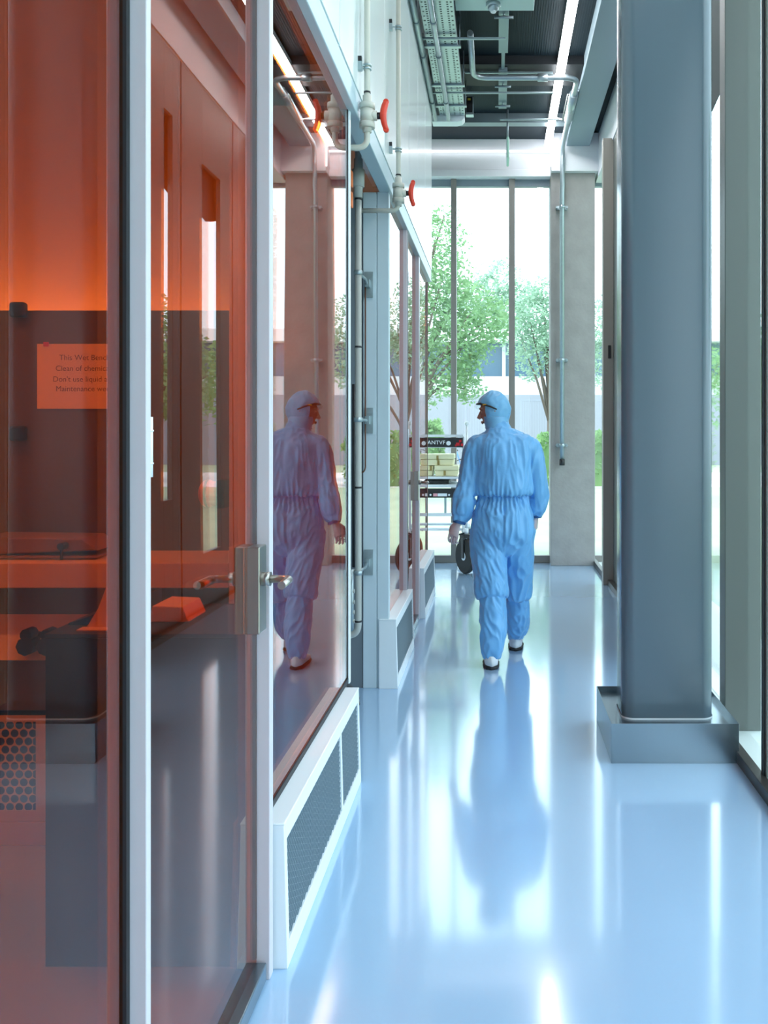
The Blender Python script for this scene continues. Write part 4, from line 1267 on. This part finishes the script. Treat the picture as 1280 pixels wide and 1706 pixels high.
def tree(loc, h, blobs, nleaf, size, mat, label, trunk_r=.16, group='trees outside the windows'):
    x, y, z = loc
    t_ = thing('tree', loc, label, 'tree', group)
    m = MB()
    top = Vector((x + random.uniform(-.3, .3), y, z + h * .75))
    m.tube([(x, y, z), (x + .05, y, z + h * .3), top], [trunk_r, trunk_r * .75, trunk_r * .25], 10)
    for (bx, by, bz, br) in blobs:
        base = Vector((x + .04, y, z + h * random.uniform(.25, .5)))
        e = Vector((x + bx, y + by, z + bz))
        mid = base.lerp(e, .5) + Vector((0, 0, .2))
        m.tube([base, mid, e], [trunk_r * .4, trunk_r * .25, trunk_r * .08], 7)
    build(m, 'trunk', M['bark'], t_)
    f = MB()
    tot = sum(bb[3] ** 2 for bb in blobs)
    for (bx, by, bz, br) in blobs:
        for k in range(int(nleaf * br * br / tot)):
            d = Vector((random.gauss(0, 1), random.gauss(0, 1), random.gauss(0, 1))).normalized()
            rr = br * (.35 + .75 * random.random() ** .6)
            c = Vector((x + bx, y + by, z + bz)) + Vector((d.x * rr, d.y * rr, d.z * rr * .8))
            c += Vector((noise.noise(c * 1.3), noise.noise(c * 1.3 + Vector((5, 5, 5))), noise.noise(c * 1.3 + Vector((9, 1, 3))))) * br * .35
            u = Vector((random.gauss(0, 1), random.gauss(0, 1), random.gauss(0, .6))).normalized()
            w2 = u.cross(Vector((random.gauss(0, 1), random.gauss(0, 1), random.gauss(0, 1)))).normalized()
            s1 = size * random.uniform(.6, 1.3)
            f.add([c - u * s1, c + w2 * s1 * .45 + Vector((0, 0, s1 * .12)), c + u * s1, c - w2 * s1 * .45 + Vector((0, 0, s1 * .12))], [(0, 1, 2, 3)])
    me = f.mesh('foliage', mat, Vector(loc))
    o = bpy.data.objects.new('foliage', me); link(o, t_); ORG[o.name] = Vector(loc)
    return t_
def blobs_at(loc, items):
    """items given as pixel positions of leaf masses at the tree's distance"""
    out = []
    for px, py, r, dy in items:
        q = P(px, py, loc[1] + dy); out.append((q.x - loc[0], dy, q.z - loc[2], r))
    return out
L1 = (-2.2, 21, G0)
tree(L1, 6.5, blobs_at(L1, [(725, 400, .75, 0), (700, 450, 1.0, .5), (735, 470, .8, -.3), (690, 540, 1.1, .4), (760, 500, .75, .2), (785, 520, .8, -.4), (800, 560, .75, .3), (770, 580, .8, -.2), (735, 590, .9, .3), (720, 640, .6, -.3), (760, 630, .6, .3), (815, 530, .55, .1), (650, 480, 1.2, .5), (600, 560, 1.3, .2), (640, 600, 1.0, -.3), (780, 650, .4, .2), (740, 360, .35, .1)]),
     15000, .062, M['leaf'], 'big leafy tree nearest the far windows, hanging over the left panes', .17)
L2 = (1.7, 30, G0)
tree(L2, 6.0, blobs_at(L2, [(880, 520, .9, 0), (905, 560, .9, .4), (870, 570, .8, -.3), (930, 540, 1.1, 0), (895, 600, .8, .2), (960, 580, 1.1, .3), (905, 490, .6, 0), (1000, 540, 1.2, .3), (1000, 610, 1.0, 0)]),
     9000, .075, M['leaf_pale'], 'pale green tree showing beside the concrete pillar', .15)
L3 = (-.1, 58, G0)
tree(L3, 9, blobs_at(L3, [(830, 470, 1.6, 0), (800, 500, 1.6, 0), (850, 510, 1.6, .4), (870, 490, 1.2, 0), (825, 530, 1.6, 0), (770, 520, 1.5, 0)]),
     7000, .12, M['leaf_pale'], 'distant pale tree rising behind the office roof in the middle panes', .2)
for i, (x, y, h, lab) in enumerate(((6.4, 20, 5.2, 'leafy tree outside the right window wall behind the steel column'), (9.5, 30, 7, 'tall tree farther outside the right window wall'),
                                    (5.2, 11, 5.5, 'leafy tree close outside the right window wall'), (8.5, 6, 6.5, 'leafy tree outside the right windows beside the viewer'), (7.2, -1, 6, 'leafy tree outside the right windows behind the viewer'))):
    loc = (x, y, G0)
    bl = [(random.uniform(-1.3, 1.3), random.uniform(-1.3, 1.3), h * random.uniform(.38, .85), random.uniform(.7, 1.2)) for _ in range(10)]
    tree(loc, h, bl, 3000, .11, M['leaf'], lab, .15)
def hedge(name, x0, x1, y0, y1, h, label, nleaf):
    f = MB()
    for k in range(nleaf):
        c = Vector((random.uniform(x0, x1), random.uniform(y0, y1), G0 + h * random.random() ** .7))
        c += Vector((noise.noise(c * 2), noise.noise(c * 2 + Vector((4, 4, 4))), noise.noise(c * 2 + Vector((8, 0, 0))))) * .2
        c.z = max(c.z, G0)
        u = Vector((random.gauss(0, 1), random.gauss(0, 1), random.gauss(0, 1))).normalized()
        w2 = u.cross(Vector((random.gauss(0, 1), random.gauss(0, 1), random.gauss(0, 1)))).normalized()
        s1 = random.uniform(.05, .12)
        f.add([c - u * s1, c + w2 * s1 * .5, c + u * s1, c - w2 * s1 * .5], [(0, 1, 2, 3)])
    f.box(x0 + .1, x1 - .1, y0 + .1, y1 - .1, G0, G0 + h * .8)
    o_ = build(f, name, M['leaf_dark'])
    return tag(o_, label, 'hedge', 'hedges along the lawn')
hedge('hedge', xo(700, 29), xo(736, 29), 28.6, 29.8, zp(703, 29) - G0, 'clipped hedge block left of the cart beyond the lawn', 2200)
hedge('hedge', xo(600, 29), xo(668, 29), 28.6, 29.8, zp(705, 29) - G0, 'clipped hedge block seen behind the partition end', 1500)
hedge('hedge', xo(896, 28), xo(1010, 28), 27.2, 28.6, zp(722, 29) - G0, 'bushy hedge beside the concrete pillar beyond the lawn', 2600)
t = thing('bar_fence', (.5, 35, G0), 'grey fence of thin upright bars beyond the lawn', 'fence')
for (pa, pb) in ((776, 806), (868, 918)):
    a, b2 = xo(pa, 35), xo(pb, 35)
    m = MB()
    k = int((b2 - a) / .09)
    for i in range(k + 1):
        x = a + (b2 - a) * i / k; m.box(x - .012, x + .012, 35, 35.02, G0 + .12, zp(668, 35))
    build(m, 'bar_panel', M['fence'], t)
    build(MB().box(a, b2, 34.98, 35.04, zp(668, 35), zp(668, 35) + .06).box(a, b2, 34.98, 35.04, G0 + .1, G0 + .16), 'rail', M['fence'], t)
    for x in (a, b2): build(MB().box(x - .04, x + .04, 34.97, 35.05, G0, zp(666, 35)), 'post', M['fence'], t)
def bicycle(x, y, ang, mat, label):
    t_ = thing('bicycle', (x, y, G0), label, 'bicycle', 'bicycles parked beyond the lawn')
    R_ = Matrix.Translation((x, y, G0 + .01)) @ Matrix.Rotation(ang, 4, 'Z')
    q = lambda a, b3, c3: R_ @ Vector((a, b3, c3))
    for wx in (-.52, .52):
        pts = [q(wx + .33 * math.cos(2 * PI * k / 24), 0, .345 + .33 * math.sin(2 * PI * k / 24)) for k in range(25)]
        w_ = build(MB().tube(pts, .018, 8, False), 'wheel', M['tyre'], t_)
        m = MB()
        for k in range(8):
            m.cyl(q(wx, 0, .345), q(wx + .33 * math.cos(PI * k / 4), 0, .345 + .33 * math.sin(PI * k / 4)), .003, 4)
        build(m, 'spokes', M['fence'], w_)
    m = MB()
    for a, b3 in (((-.52, .345), (-.18, .85)), ((-.52, .345), (-.05, .30)), ((-.05, .30), (-.2, .92)), ((-.05, .30), (.36, .78)), ((-.17, .80), (.36, .84)), ((.34, .95), (.52, .345))):
        m.cyl(q(a[0], 0, a[1]), q(b3[0], 0, b3[1]), .017, 8)
    build(m, 'frame', mat, t_)
    build(MB().ell(q(-.22, 0, .94), .12, .07, .035, 12, 8), 'saddle', M['black'], t_)
    build(MB().tube([q(.24, -.26, 1.02), q(.33, -.16, 1.0), q(.35, 0, .97), q(.33, .16, 1.0), q(.24, .26, 1.02)], .013, 8), 'handlebar', M['black'], t_)
for i, (px, a, mt, lab) in enumerate(((748, .35, 'bike_blue', 'blue bicycle parked beyond the lawn above the cart'), (790, 1.2, 'bike', 'dark bicycle parked behind the bar fence left of the hood'),
                                      (880, .9, 'bike', 'dark bicycle parked behind the bar fence beside the pillar'), (905, 1.4, 'bike_blue', 'blue bicycle parked closest to the concrete pillar'), (722, .2, 'bike', 'dark bicycle parked beyond the hedge block'))):
    bicycle(xo(px, 33), 32.4 + .2 * i, a, M[mt], lab)
